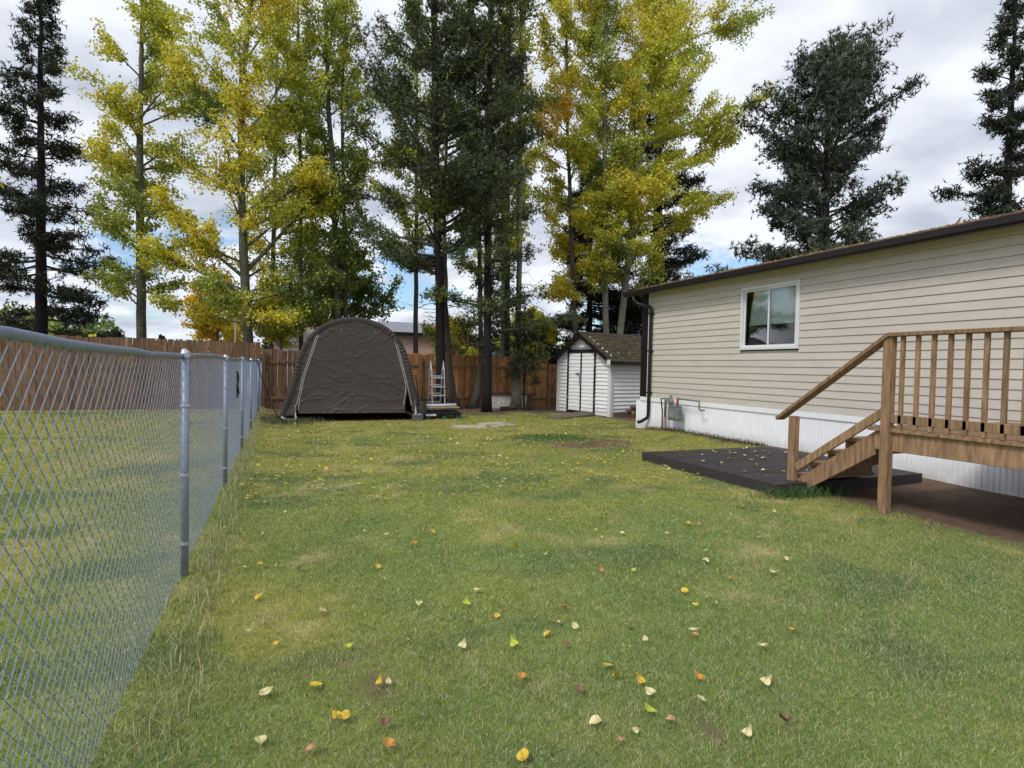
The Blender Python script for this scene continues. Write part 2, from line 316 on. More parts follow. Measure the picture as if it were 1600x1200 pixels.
# lush tuft on the mound
def tall(name, xs, ys, n, hgt, wid, cols, lab, lean=.7, cat='weeds'):
    x = xs(n); y = ys(n); z = ground_z(x, y)-.01; col = np.array(cols)[rng.integers(0, len(cols), n)]*(.6+.8*rng.random(n))[:, None]
    h = hgt*rng.uniform(.3, 1.2, n)**1.3; fa = rng.uniform(0, 6.28, n); a = fa + math.pi/2 + rng.uniform(-.5, .5, n); ln = h*rng.uniform(.1, 1.3, n)*lean
    wv = np.stack([np.cos(a), np.sin(a), a*0], 1)*(wid*rng.uniform(.5, 1.2, n))[:, None]/2; dv = np.stack([np.cos(fa), np.sin(fa), fa*0], 1)
    P = np.stack([x, y, z], 1); T = P+dv*ln[:, None]; T[:, 2] += h*.9; Mi = P+dv*(ln*.3)[:, None]; Mi[:, 2] += h*.6
    V = np.stack([P-wv, P+wv, Mi+wv*.8, Mi-wv*.8, Mi-wv*.8, Mi+wv*.8, T+wv*.12, T-wv*.12], 1).reshape(-1, 3)
    return link(bpy.data.objects.new(name, npmesh(name, V, 4, M['blade'], np.repeat(col, 8, 0))), label=lab, cat=cat, kind='stuff')
tall('lush_grass', lambda n: rng.normal(5.2, .42, n), lambda n: rng.normal(10.5, .36, n), 6000, .055, .007, [(.11, .20, .06), (.16, .25, .07)], 'dark lush grass growing on the low mound', cat='grass')
tall('fence_weeds', lambda n: rng.normal(-.40, .065, n)+.0*n, lambda n: 1.0+18*rng.random(n)**.75, 10000, .105, .005, [(.50, .46, .26), (.22, .29, .10), (.30, .35, .13), (.60, .54, .34)], 'tall mixed dry and green grass along the chain link fence')
tall('corner_weeds', lambda n: rng.normal(.25, .38, n), lambda n: rng.normal(15.2, .5, n), 3500, .13, .012, [(.13, .15, .07), (.09, .12, .05), (.26, .22, .12)], 'scrubby weeds at the left foot of the shelter')
tall('post_weeds', lambda n: rng.normal(5.85, .28, n), lambda n: rng.normal(5.0, .10, n), 1500, .14, .009, [(.07, .15, .05), (.12, .2, .07)], 'green weeds around the foot of the wooden rail post')
tall('wall_weeds', lambda n: rng.normal(8.22, .07, n), lambda n: 7.9+3.6*rng.random(n), 1400, .09, .011, [(.10, .13, .05), (.20, .13, .07), (.08, .1, .05)], 'straggly weeds along the foot of the white skirting')

# ------------------------------------------------------------------ house
house = empty('house', (8.42, 0, 0), 0, 'long beige vinyl sided house with white skirting and dark gutter', 'house')
HY0, HY1 = -3.0, 12.0
MB().box(.03, 4.2, HY0+.03, HY1-.03, .02, 1.86).box(.03, 4.2, HY0+.03, HY1-.03, 3.10, 3.34).box(.03, 4.2, HY0+.03, 7.36, 1.86, 3.10).box(.03, 4.2, 8.76, HY1-.03, 1.86, 3.10).build('wall', M['siding'], house)
EXPO = .127; WY0, WY1, WZ0, WZ1 = 7.38, 8.74, 1.88, 3.08
def lap(p0, p1, z0, h, nrm, m, parent, name='siding_board', tb=.019, tt=.004, gap=.004, cache={}):
    p0 = Vector((p0[0], p0[1], 0)); p1 = Vector((p1[0], p1[1], 0)); n = Vector((nrm[0], nrm[1], 0)); z = Vector((0, 0, 1)); Ln = (p1-p0).length
    d = (p1-p0).normalized(); key = (round(Ln, 3), round(h, 4), m.name, name, tb, gap)
    if key not in cache:
        cache[key] = MB().hexa([(0, -.012, 0), (Ln, -.012, 0), (Ln, tb, 0), (0, tb, 0)], [(0, -.012, h-gap), (Ln, -.012, h-gap), (Ln, tt, h-gap), (0, tt, h-gap)]).mesh(name, m)
    o = bpy.data.objects.new(name, cache[key]); 
    # local x along the board, local y outwards
    side = 1 if d.cross(n).z > 0 else -1
    if side < 0: d = -d; p0 = p1
    o.location = (p0.x, p0.y, z0); o.rotation_euler = (0, 0, math.atan2(d.y, d.x))
    return link(o, parent)
row = 0; z = .80
while z < 3.30:
    h = min(EXPO, 3.335-z)
    spans = [(HY0, 11.74)]
    if z+h > WZ0+.02 and z < WZ1-.02: spans = [(HY0, WY0), (WY1, 11.74)]
    for (a, b) in spans:
        cuts = [a]
        c = a + 1.4 + (row*1.37 % 3.2)
        while c < b-1.0: cuts.append(c); c += 3.66
        cuts.append(b)
        for i in range(len(cuts)-1): lap((0, cuts[i]+.0008), (0, cuts[i+1]-.0008), z, h, (-1, 0), M['siding'], house)
    z += EXPO; row += 1
# end wall seen only from the side
for k in range(20): lap((0.1, HY1), (4.1, HY1), .80+k*EXPO, EXPO, (0, 1), M['siding'], house)
MB().box(-.035, .10, 11.76, HY1+.025, .80, 3.33).build('corner_board', M['brown_metal'], house)
MB().box(-.028, .0, 11.735, 11.76, .80, 3.33).build('trim_strip', M['white_trim'], house)
bevel(MB().box(-.035, .0, HY0, HY1+.02, .70, .796).build('skirting_trim', M['white_vinyl'], house))
# ribbed skirting panels, 0.4 m each
pw = .40
def skirt_mesh():
    mb = MB(); prof = []; nr = 6; s = pw/nr
    for i in range(nr):
        y = i*s; prof += [(y+.001, 0), (y+s*.62, 0), (y+s*.70, -.012), (y+s*.92, -.012)]
    prof += [(pw-.001, 0)]
    v = []
    for (y, x) in prof: v += [(x, y, -.10), (x, y, .699)]
    f = [(2*i, 2*i+1, 2*i+3, 2*i+2) for i in range(len(prof)-1)]
    return mb.add(v, f).mesh('skirting_panel', M['white_vinyl'])
sk = skirt_mesh()
yy = HY0
while yy < HY1-.01:
    o = bpy.data.objects.new('skirting_panel', sk); o.location = (-.004, yy, 0); link(o, house); yy += pw
# eaves, gutter, downspout, roof
OX = -.30
MB().box(OX, .0, HY0-.3, HY1+.28, 3.345, 3.36).build('soffit', M['siding'], house)
g = MB(); prof = [(-.13, .115), (-.125, .03), (-.09, .0), (.0, .0), (.0, .115), (-.008, .115), (-.008, .010), (-.085, .010), (-.112, .035), (-.118, .115)]
v = [(OX+a, HY0-.3, 3.255+b) for a, b in prof] + [(OX+a, HY1+.3, 3.255+b) for a, b in prof]; k = len(prof)
g.add(v, [(i, (i+1) % k, k+(i+1) % k, k+i) for i in range(k)] + [tuple(range(k)), tuple(range(2*k-1, k-1, -1))]).build('gutter', M['brown_metal'], house)
ds = [(OX-.06, 11.92, 3.26), (OX-.06, 11.92, 3.16), (OX-.03, 11.80, 3.06), (-.10, 11.62, 2.98), (-.075, 11.60, 2.90), (-.075, 11.60, .40), (-.085, 11.62, .30), (-.20, 11.72, .20), (-.26, 11.77, .18)]
MB().tube(ds, .042, 8).build('downspout', M['brown_metal'], house, True)
for zz_ in (.9, 1.9, 2.8): MB().box(-.125, -.02, 11.54, 11.66, zz_, zz_+.03).build('strap', M['brown_metal'], house)
SLOPE = 3/12
MB().hexa([(OX-.05, HY0-.35, 3.36), (2.1, HY0-.35, 3.36), (2.1, HY1+.35, 3.36), (OX-.05, HY1+.35, 3.36)],
          [(OX-.05, HY0-.35, 3.385), (2.1, HY0-.35, 3.385+2.45*SLOPE), (2.1, HY1+.35, 3.385+2.45*SLOPE), (OX-.05, HY1+.35, 3.385)]).build('roof', M['shingle_h'], house)
MB().hexa([(2.1, HY0-.35, 3.36), (4.6, HY0-.35, 3.36), (4.6, HY1+.35, 3.36), (2.1, HY1+.35, 3.36)],
          [(2.1, HY0-.35, 3.385+2.45*SLOPE), (4.6, HY0-.35, 3.385), (4.6, HY1+.35, 3.385), (2.1, HY1+.35, 3.385+2.45*SLOPE)]).build('roof', M['shingle_h'], house)
sh = MB()
for r_ in range(17):
    x0 = OX-.08 + r_*.145; y = HY0-.35 - (r_ % 2)*.16
    while y < HY1+.33:
        j = random.uniform(-.002, .004); a = max(y, HY0-.35); b = min(y+.325, HY1+.35); x1 = x0+.17; zb = 3.387+(x0-OX+.05)*SLOPE; zt = 3.387+(x1-OX+.05)*SLOPE
        if b > a+.02: sh.hexa([(x0, a, zb-.002), (x1, a, zt-.004), (x1, b, zt-.004), (x0, b, zb-.002)], [(x0, a, zb+.010+j), (x1, a, zt+.001), (x1, b, zt+.001), (x0, b, zb+.010+j)])
        y += .33
sh.build('roof_shingles', M['shingle_h'], house, kind='stuff')
# litter on the roof
def scatter_leaf_mesh(name, pts, size, cols):
    n = len(pts); P = np.array(pts); a = rng.uniform(0, 6.28, n); u = np.stack([np.cos(a), np.sin(a), rng.uniform(-.3, .3, n)], 1); v = np.stack([-np.sin(a), np.cos(a), rng.uniform(-.3, .3, n)], 1)
    s = (size*rng.uniform(.6, 1.2, n))[:, None]; V = np.stack([P-u*s, P-v*s*.7, P+u*s*.2-v*s*.8, P+u*s, P+u*s*.2+v*s*.8, P+v*s*.7-u*s*.4], 1).reshape(-1, 3)
    return npmesh(name, V, 6, M['leaf'], np.repeat(np.array(cols)[rng.integers(0, len(cols), n)], 6, 0))
LC = {'c': (.68, .62, .30), 'y': (.72, .50, .05), 'l': (.50, .56, .06), 'o': (.62, .30, .05), 't': (.50, .30, .14), 'b': (.24, .13, .08)}
pts = []
for i in range(420):
    x = random.uniform(OX, 1.9); pts.append((x, random.uniform(4, 12.2), 3.405+(x-OX+.05)*SLOPE))
link(bpy.data.objects.new('leaf_litter', scatter_leaf_mesh('roof_leaf_litter', pts, .03, [LC['y'], LC['t'], LC['c'], LC['b']])), house, kind='stuff')
# window
def window(parent, y0, y1, z0, z1, X=0.0):
    fr = MB(); t = .055
    fr.box(X-.045, X+.06, y0, y1, z0, z0+t).box(X-.045, X+.06, y0, y1, z1-t, z1).box(X-.045, X+.06, y0, y0+t, z0+t, z1-t).box(X-.045, X+.06, y1-t, y1, z0+t, z1-t)
    win = bevel(fr.build('window', M['white_trim'], parent), .005)
    ym = (y0+y1)/2; s = .035
    for (a, b, xx) in ((y0+t, ym+.02, X-.012), (ym-.02, y1-t, X+.012)):
        sa = MB(); zz0, zz1 = z0+t, z1-t
        sa.box(xx-.012, xx+.010, a, b, zz0, zz0+s).box(xx-.012, xx+.010, a, b, zz1-s, zz1).box(xx-.012, xx+.010, a, a+s, zz0+s, zz1-s).box(xx-.012, xx+.010, b-s, b, zz0+s, zz1-s).build('sash', M['white_trim'], win)
        MB().box(xx-.003, xx+.003, a+s, b-s, zz0+s, zz1-s).build('pane', M['glass'], win)
    MB().box(X+.062, X+.067, y0+.09, y1-.10, z0+.47, z1-.03).build('blind', M['blind'], win)
    rm = MB(); rm.add([(X+.06, y0, z0), (X+.06, y1, z0), (X+.06, y1, z1), (X+.06, y0, z1), (X+1.6, y0-.3, z0-.3), (X+1.6, y1+.3, z0-.3), (X+1.6, y1+.3, z1+.1), (X+1.6, y0-.3, z1+.1)],
                      [(0, 1, 5, 4), (1, 2, 6, 5), (2, 3, 7, 6), (3, 0, 4, 7), (4, 5, 6, 7)]).build('room_lining', M['room'], win)
    return win
window(house, WY0, WY1, WZ0, WZ1)
# gas meter
gm = empty('gas_meter', (8.20, 10.65, .02), 0, 'grey gas meter and regulator on a rusty riser pipe by the skirting', 'gas meter')
MB().tube([(.02, .13, -.05), (.02, .13, .38)], .038, 8).build('riser_pipe', M['rust'], gm, True)
MB().tube([(.02, .13, .38), (.02, .13, .76), (.02, .02, .80)], .030, 8).build('riser_pipe', M['greypipe'], gm, True)
MB().tube([(.02, .23, -.05), (.03, .25, .50), (.02, .30, .78), (.02, .02, .80)], .016, 6).build('bonding_pipe', M['brown_metal'], gm, True)
def blob(name, c, r, m, parent, seg=12, ring=8):
    mb = MB(); v = []; f = []
    for i in range(ring+1):
        t = math.pi*i/ring
        for j in range(seg):
            p = 2*math.pi*j/seg; v.append((c[0]+r[0]*math.sin(t)*math.cos(p), c[1]+r[1]*math.sin(t)*math.sin(p), c[2]+r[2]*math.cos(t)))
    for i in range(ring):
        for j in range(seg): f.append((i*seg+j, (i+1)*seg+j, (i+1)*seg+(j+1) % seg, i*seg+(j+1) % seg))
    return mb.add(v, f).build(name, m, parent, True)
rg = blob('regulator', (.0, -.08, .74), (.05, .10, .085), M['meter'], gm)
MB().tube([(.0, -.08, .60), (.0, -.08, .88)], .035, 10).build('regulator_neck', M['meter'], rg, True)
bd = bevel(MB().box(-.09, .07, -.42, -.07, .33, .62).build('meter_body', M['meter'], gm), .04, 3)
MB().box(-.105, -.09, -.34, -.15, .40, .55).build('dial_face', M['greypipe'], bd)
MB().box(-.085, .065, -.40, -.09, .62, .66).build('meter_top', M['meter'], bd)
MB().tube([(0, -.32, .64), (0, -.32, .80), (0, -.42, .82), (0, -1.02, .80), (0, -1.02, .66), (.02, -1.02, .62), (.02, -1.16, .62)], .018, 8).build('outlet_pipe', M['meter'], gm, True)
MB().tube([(0, -.32, .70), (0, -.32, .84)], .026, 8).build('cap', M['red'], gm, True)

# ------------------------------------------------------------------ low platform, stairs, porch
pf = empty('wooden_platform', (5.5, 5.07, 0), 0, 'low black stained wooden platform on the grass beside the house', 'platform')
npl = 18; pwid = 2.62/npl
pm = [MB().box(0, 2.58, .002, pwid-.003, .095, .135+dz).mesh('plank', M['deck']) for dz in (0, .0015, .003)]
for i in range(npl):
    o = bpy.data.objects.new('plank', pm[i % 3]); o.location = (random.uniform(-.004, .004), i*pwid, 0); link(o, pf)
MB().box(-.034, -.004, -.03, 2.66, -.02, .137).build('edge_board', M['deck'], pf)
MB().box(0, 2.58, -.032, -.003, -.02, .136).build('edge_board', M['deck'], pf)
MB().box(0, 2.58, 2.625, 2.655, -.02, .136).build('edge_board', M['deck'], pf)
MB().box(0.02, 2.56, 0.02, 2.6, -.03, .09).build('base_frame', M['deck'], pf)
porch = empty('wooden_porch', (5.95, 4.1, 0), 0, 'tan lumber porch with steps and sloping handrail at the near platform corner', 'porch')
def P_(mb, name, **k): return bevel(mb.build(name, M['lumber'], porch, **k), .004)
P_(MB().box(-.09, .0, 1.07, 1.16, -.02, .925), 'post')
P_(MB().box(-.09, .0, -.09, .0, 0, 1.85), 'post')
P_(MB().box(-.09, .0, -2.2, -2.11, 0, 1.85), 'post')
P_(MB().bar((-.045, 1.34, .875), (-.045, -.05, 1.83+.035), .14, .04), 'handrail')
P_(MB().bar((-.045, -.05, 1.87), (-.045, -2.3, 1.87), .14, .04), 'handrail')
P_(MB().bar((-.045, 1.06, .30), (-.045, 0, 1.06), .04, .09), 'lower_rail')
P_(MB().bar((-.045, -.09, 1.0), (-.045, -2.11, 1.0), .04, .09), 'lower_rail')
for i in range(4): P_(MB().box(.02, 1.1, .22+.22*i, .50+.22*i, .70-.175*i, .74-.175*i), 'tread')
for i in range(4): P_(MB().box(.03, 1.09, .46+.22*i, .48+.22*i, .56-.175*i, .70-.175*i), 'riser')
P_(MB().hexa([(0, .1, .6), (.03, .1, .6), (.03, 1.05, -.02), (0, 1.05, -.02)], [(0, .1, .86), (.03, .1, .86), (.03, 1.3, .0), (0, 1.3, .0)]), 'stringer')
for i in range(17): P_(MB().box(-.06, 2.44, -2.3+.145*i, -2.16+.145*i, .86, .90), 'deck_board')
for i in range(13): P_(MB().box(-.065, -.027, -2.0+.15*i, -1.962+.15*i, .90, 1.85), 'baluster')
P_(MB().box(-.02, .02, -2.3, .1, .66, .86), 'rim_board')

# ------------------------------------------------------------------ shed
shed = empty('garden_shed', (9.4, 15.0, 0), SA, 'small white sided garden shed with mossy shingle roof and black trim', 'shed')
GW, SL, EH, PH = 2.6, 3.2, 1.80, 2.57
MB().add([(0.02, 0.02, 0), (SL, 0.02, 0), (SL, GW, 0), (.02, GW, 0), (.02, .02, EH-.05), (SL, .02, EH-.05), (SL, GW, EH-.05), (.02, GW, EH-.05), (.02, GW/2, PH-.08), (SL, GW/2, PH-.08)],
         [(0, 3, 7, 8, 4), (1, 5, 9, 6, 2), (0, 4, 5, 1), (3, 2, 6, 7), (4, 8, 9, 5), (7, 6, 9, 8), (0, 1, 2, 3)]).build('wall', M['white_paint'], shed)
DY0, DY1, DH = .72, 2.04, 2.02
def gable_z(y): return EH + (PH-EH)*(1-abs(y-GW/2)/(GW/2))
k = 0; z = .02; ex = .118
while z < 2.5:
    hi = min(ex, 2.55-z); top = z+hi
    # extent of the gable at this height
    if z <= EH: a0, a1 = 0, GW
    else: t = (z-EH)/(PH-EH); a0, a1 = t*GW/2, GW-t*GW/2
    if z < DH+.02:
        if DY0-.05 > a0: lap((0, a0), (0, DY0-.05), z, hi, (-1, 0), M['white_paint'], shed, tb=.032, gap=.014)
        if a1 > DY1+.05: lap((0, DY1+.05), (0, a1), z, hi, (-1, 0), M['white_paint'], shed, tb=.032, gap=.014)
    elif z > DH+.05: lap((0, a0+.02), (0, a1-.02), z, hi, (-1, 0), M['white_paint'], shed, tb=.032, gap=.014)
    if z < EH-.18: lap((0, 0), (SL, 0), z, min(ex, EH-.16-z), (0, -1), M['white_paint'], shed, tb=.032, gap=.014)
    z += ex
for (a, b) in ((DY0+.03, (DY0+DY1)/2-.03), ((DY0+DY1)/2+.03, DY1-.03)):
    d = MB().box(-.012, .0, a, b, .10, DH-.06).build('door', M['white_paint'], shed)
    z = .10
    while z < DH-.1:
        lap((-.013, a+.004), (-.013, b-.004), z, min(ex, DH-.06-z), (-1, 0), M['white_paint'], d, name='door_board', tb=.022, gap=.014); z += ex
tr = lambda *a: bevel(MB().box(*a).build('door_trim', M['black_trim'], shed))
tr(-.045, 0, DY0-.05, DY0+.03, .0, DH-.05); tr(-.045, 0, DY1-.03, DY1+.05, .0, DH-.05); tr(-.045, 0, (DY0+DY1)/2-.03, (DY0+DY1)/2+.03, .1, DH-.05)
tr(-.047, 0, DY0-.05, DY1+.05, DH-.05, DH+.06)
MB().box(-.04, 0, DY0+.03, DY1-.03, .0, .10).build('door_sill', M['black_trim'], shed)
MB().box(-.07, -.045, 1.42, 1.62, 1.28, 1.32).box(-.075, -.045, 1.36, 1.42, .92, 1.30).build('door_hasp', M['galv'], shed)
for yy_, zz_ in ((DY1+.01, 1.60), (DY1+.01, .5), (DY0-.01, 1.60), (DY0-.01, .5)): MB().box(-.058, -.045, yy_-.03, yy_+.03, zz_-.05, zz_+.05).build('hinge', M['galv'], shed)
for a, b in ((0, .0), (GW, 0)):
    s = -1 if a == 0 else 1
    bevel(MB().box(-.045, .08, min(a, a+s*.042), max(a, a+s*.042), 0, EH-.05).box(-.046, -.034, min(a, a-s*.09), max(a, a-s*.09), 0, EH-.08).build('corner_trim', M['white_trim'], shed))
MB().box(.05, SL, -.030, -.002, EH-.16, EH-.02).build('frieze_board', M['plywood'], shed)
OH = .22; sl_ = (PH-EH)/(GW/2); FX = -.22
for s in (0, 1):
    f_ = (lambda y: y) if s == 0 else (lambda y: GW-y)
    lo = -OH; zl = EH+lo*sl_
    q0 = [(FX, f_(lo), zl), (SL+.2, f_(lo), zl), (SL+.2, f_(GW/2), PH), (FX, f_(GW/2), PH)]
    MB().hexa(q0, [(p[0], p[1], p[2]+.04) for p in q0]).build('roof', M['black_trim'], shed)
    MB().hexa([(FX-.03, f_(lo-.03), zl-.10), (FX, f_(lo-.03), zl-.10), (FX, f_(GW/2), PH-.10), (FX-.03, f_(GW/2), PH-.10)],
              [(FX-.03, f_(lo-.03), zl+.05), (FX, f_(lo-.03), zl+.05), (FX, f_(GW/2), PH+.05), (FX-.03, f_(GW/2), PH+.05)]).build('barge_board', M['brown_metal'], shed)
    MB().box(FX, SL+.2, min(f_(lo-.03), f_(lo)), max(f_(lo-.03), f_(lo)), zl-.07, zl+.03).build('fascia', M['brown_metal'], shed)
rows = 11; step = (GW/2+OH+.04)/rows; shm = {}
def shingle_mesh(wd):
    wd = round(wd, 3)
    if wd not in shm:
        dz = step*1.25*sl_
        shm[wd] = MB().hexa([(.004, 0, 0), (wd-.004, 0, 0), (wd-.004, step*1.25, dz), (.004, step*1.25, dz)], [(.004, 0, .016), (wd-.004, 0, .016), (wd-.004, step*1.25, dz+.003), (.004, step*1.25, dz+.003)]).mesh('shingle', M['shingle'])
    return shm[wd]
for r_ in range(rows):
    y = -OH-.05 + r_*step; x = FX-.04; off = (r_ % 2)*.15
    while x < SL+.18:
        wd = .30 if x > FX or not off else .15
        if wd > .2 or True:
            for s in (0, 1):
                if s == 1 and r_ > rows: continue
                o = bpy.data.objects.new('shingle', shingle_mesh(wd))
                if s == 0: o.location = (x, y, EH+y*sl_+.043+random.uniform(0, .005))
                else: o.location = (x+wd, GW-y, EH+y*sl_+.043); o.rotation_euler = (0, 0, math.pi)
                if s == 0 or r_ % 1 == 0: link(o, shed)
        x += wd
MB().hexa([(FX-.03, GW/2-.1, PH-.02), (SL+.2, GW/2-.1, PH-.02), (SL+.2, GW/2+.1, PH-.02), (FX-.03, GW/2+.1, PH-.02)], [(FX-.03, GW/2-.02, PH+.075), (SL+.2, GW/2-.02, PH+.075), (SL+.2, GW/2+.02, PH+.075), (FX-.03, GW/2+.02, PH+.075)]).build('ridge_cap', M['shingle'], shed)
MB().box(FX-.05, FX-.03, -.24, -.10, EH-.22, EH-.06).build('beam_end', M['old_white'], shed)
pts = [];
for i in range(420):
    y = random.uniform(-.2, 1.25); x = random.uniform(-.2, 3.2); pts.append((x, y, EH+y*sl_+.068))
link(bpy.data.objects.new('leaf_litter', scatter_leaf_mesh('shed_leaf_litter', pts, .036, [LC['y'], LC['c'], LC['c'], LC['t'], LC['l']])), shed, kind='stuff')
ramp = empty('plywood_ramp', (0, 0, 0), 0, 'weathered grey plywood ramp lying before the shed door', 'ramp')
for q in ([(7.43, 15.29), (7.37, 14.92), (9.20, 15.75), (9.10, 16.25)], [(7.36, 14.90), (7.31, 14.5), (9.07, 15.30), (9.19, 15.72)]):
    MB().hexa([(a, b, .012) for a, b in q[::1]], [(q[0][0], q[0][1], .03), (q[1][0], q[1][1], .03), (q[2][0], q[2][1], .085), (q[3][0], q[3][1], .085)]).build('board', M['plywood'], ramp)
# timber and logs beside the shed
wp = empty('log_pile', (9.7, 14.55, 0), SA, 'jumble of short dark logs beside the white shed wall', 'log pile')
rr = random.Random(4)
for i in range(15):
    x = rr.uniform(.25, 1.5); y = rr.uniform(-.15, .25); zq = .07 + .11*(i // 6); a = rr.uniform(-.6, .6); Ln = rr.uniform(.25, .5); r1 = rr.uniform(.045, .075)
    o = MB().tube([(x-math.cos(a)*Ln/2, y-math.sin(a)*Ln/2, zq), (x+math.cos(a)*Ln/2, y+math.sin(a)*Ln/2, zq+rr.uniform(-.02, .05))], [r1, r1*.9], 9).build('log', M['brown_log'], wp)
    o.data.materials.append(M['log_end']); o.data.polygons[-1].material_index = 1; o.data.polygons[-2].material_index = 1
gp = empty('leaning_plank', (9.45, 14.88, 0), SA, 'grey weathered plank set on edge along the foot of the shed wall', 'plank')
MB().hexa([(0, 0, 0), (1.7, -.02, 0), (1.7, .02, 0), (0, .03, 0)], [(0, 0, .15), (1.7, -.02, .20), (1.7, .02, .20), (0, .03, .15)]).build('board', M['plywood'], gp)

# ------------------------------------------------------------------ back fence
fence = empty('board_fence', (0, 19.4, 0), 0, 'long brown vertical board fence across the back of the yard', 'fence')
bms = {}
def fboard(wd, h, m):
    k = (round(wd, 3), round(h, 2), m.name)
    if k not in bms: bms[k] = MB().hexa([(0, 0, -.10), (wd, 0, -.10), (wd, .018, -.10), (0, .018, -.10)], [(0, 0, h), (wd, 0, h), (wd, .018, h), (0, .018, h)]).mesh('board', m)
    return bms[k]
rr = random.Random(9); x = -.38
while x < 14.5:
    wd = rr.choice((.128, .135, .14)); old = x < 1.6 or (x < 4 and rr.random() < .3)
    o = bpy.data.objects.new('board', fboard(wd, 1.84+rr.choice((-.03, -.01, 0, .01, .03)), M['old_cedar'] if old else M['cedar']))
    o.location = (x, rr.uniform(-.003, .003), 0); o.rotation_euler = (0, rr.uniform(-.006, .006), 0); link(o, fence); x += wd + rr.choice((.006, .010, .016, .010))
xs = [-.38+2.44*i for i in range(7)]
for i, x in enumerate(xs):
    MB().box(x, x+.09, -.135, -.045, -.1, 1.80).build('post', M['old_cedar'] if i < 2 else M['rail_wood'], fence)
    if i < 6:
        for zr in (1.42, .30):
            bevel(MB().box(x+.0, x+2.438, -.042, -.003, zr, zr+.088).build('rail', M['old_cedar'] if i < 1 else M['rail_wood'], fence), .003)
fn = empty('board_fence', (0, 19.5, 0), 0, 'taller dark board fence section left of the chain link fence', 'fence')
rr = random.Random(5); x = -.42
while x > -13.5:
    wd = rr.choice((.13, .14, .145)); x -= wd + rr.choice((.004, .01, .016))
    o = bpy.data.objects.new('board', fboard(wd, 2.06+rr.choice((-.02, 0, .01, .02)), M['old_cedar'])); o.location = (x, rr.uniform(-.003, .003), 0); link(o, fn)
for i in range(6):
    for zr in (1.75, .3): MB().box(-.42-2.2*(i+1), -.42-2.2*i-.002, .02, .058, zr, zr+.088).build('rail', M['old_cedar'], fn)

# ------------------------------------------------------------------ chain link fence
cl = empty('chain_link_fence', (-.5, 0, 0), 0, 'galvanised chain link fence running along the left side of the yard', 'fence')
CH = 1.47; Y0c, Y1c = -2.0, 19.3
def fx(y): return -.10 + .18*(y/19.3)         # gentle drift of the fence line
def diag(mb, p, q, r=.0017):
    mb.tube([p, q], r, 3, False)
pz = .052*math.sqrt(2)
posts = [Y1c, 16.9, 12.87, 10.06, 7.15, 4.25, 1.35, -1.5]
for bi in range(len(posts)-1):
    b, a = posts[bi], posts[bi+1]; mb = MB(); Ln = b-a
    for s in (1, -1):
        t = -CH
        while t < Ln:
            # y = t + z*s' ; clip to the bay
            z0, z1 = 0.0, CH; y0_, y1_ = (t, t+CH) if s == 1 else (t+CH, t)
            pa = [y0_, z0]; pb = [y1_, z1]
            def clip(u, v_, lim, lower):
                for (m_, n_) in ((u, v_), (v_, u)):
                    if (lower and m_[0] < lim) or (not lower and m_[0] > lim):
                        f_ = (lim-n_[0])/(m_[0]-n_[0]); m_[1] = n_[1]+(m_[1]-n_[1])*f_; m_[0] = lim
            if min(y0_, y1_) < Ln and max(y0_, y1_) > 0:
                clip(pa, pb, 0, True); clip(pa, pb, Ln, False)
                if abs(pa[0]-pb[0]) > .01:
                    diag(mb, (fx(a+pa[0])+.002*s, a+pa[0], pa[1]+.02), (fx(a+pb[0])+.002*s, a+pb[0], pb[1]+.02))
            t += pz
    mb.build('wire_mesh', M['galv'], cl)
for y in posts: MB().tube([(fx(y)+.022, y, -.1), (fx(y)+.022, y, 1.50)], .024 if y not in (Y1c, -1.5) else .032, 8).build('post', M['galv'], cl, True)
for y in posts[1:-1]:
    for z in (.25, .7, 1.15): MB().tube([(fx(y)+.022, y, z), (fx(y)+.022, y, z+.018)], .030, 8).build('tie_band', M['alu'], cl)
    MB().tube([(fx(y)+.022, y, 1.47), (fx(y)+.022, y, 1.50), (fx(y)+.01, y, 1.525)], [.030, .030, .012], 8).build('post_cap', M['alu'], cl)
MB().tube([(fx(y)+random.uniform(-.008, .008), y, 1.492+.012*math.sin(y*1.3)+random.uniform(-.006, .006)) for y in np.arange(-1.5, 19.31, .4)], .017, 6).build('top_rail', M['galv'], cl, True)
MB().tube([(fx(8.8)+.03, 8.8, 1.32), (fx(8.8)+.04, 8.81, 1.22), (fx(8.8)+.035, 8.78, 1.12), (fx(8.8)+.04, 8.83, 1.02), (fx(8.8)+.03, 8.8, .95)], [.012, .02, .014, .022, .01], 6).build('tie', M['black'], cl)
MB().box(fx(12)+.01, fx(12)+.016, 11.95, 12.1, .85, 1.12).build('tag', M['pvc'], cl)
cab = [(-.35, 13.3, 1.47), (-.30, 13.5, 1.2), (-.16, 13.9, .75), (-.02, 14.3, .35), (.10, 14.6, .12), (.22, 14.8, .03), (.5, 15.0, .02), (.65, 15.05, .03)]
MB().tube(cab, .011, 6).build('black_cable', M['black'], None, True, label='black cable hanging from the chain link fence down to the grass', cat='cable')
MB().tube([(-.30, 13.6, .22), (.0, 14.2, .20), (.25, 15.08, .16)], .006, 5).build('tie_down_rope', M['black'], None, True, label='thin dark rope stretched from the fence post to the shelter corner', cat='rope')

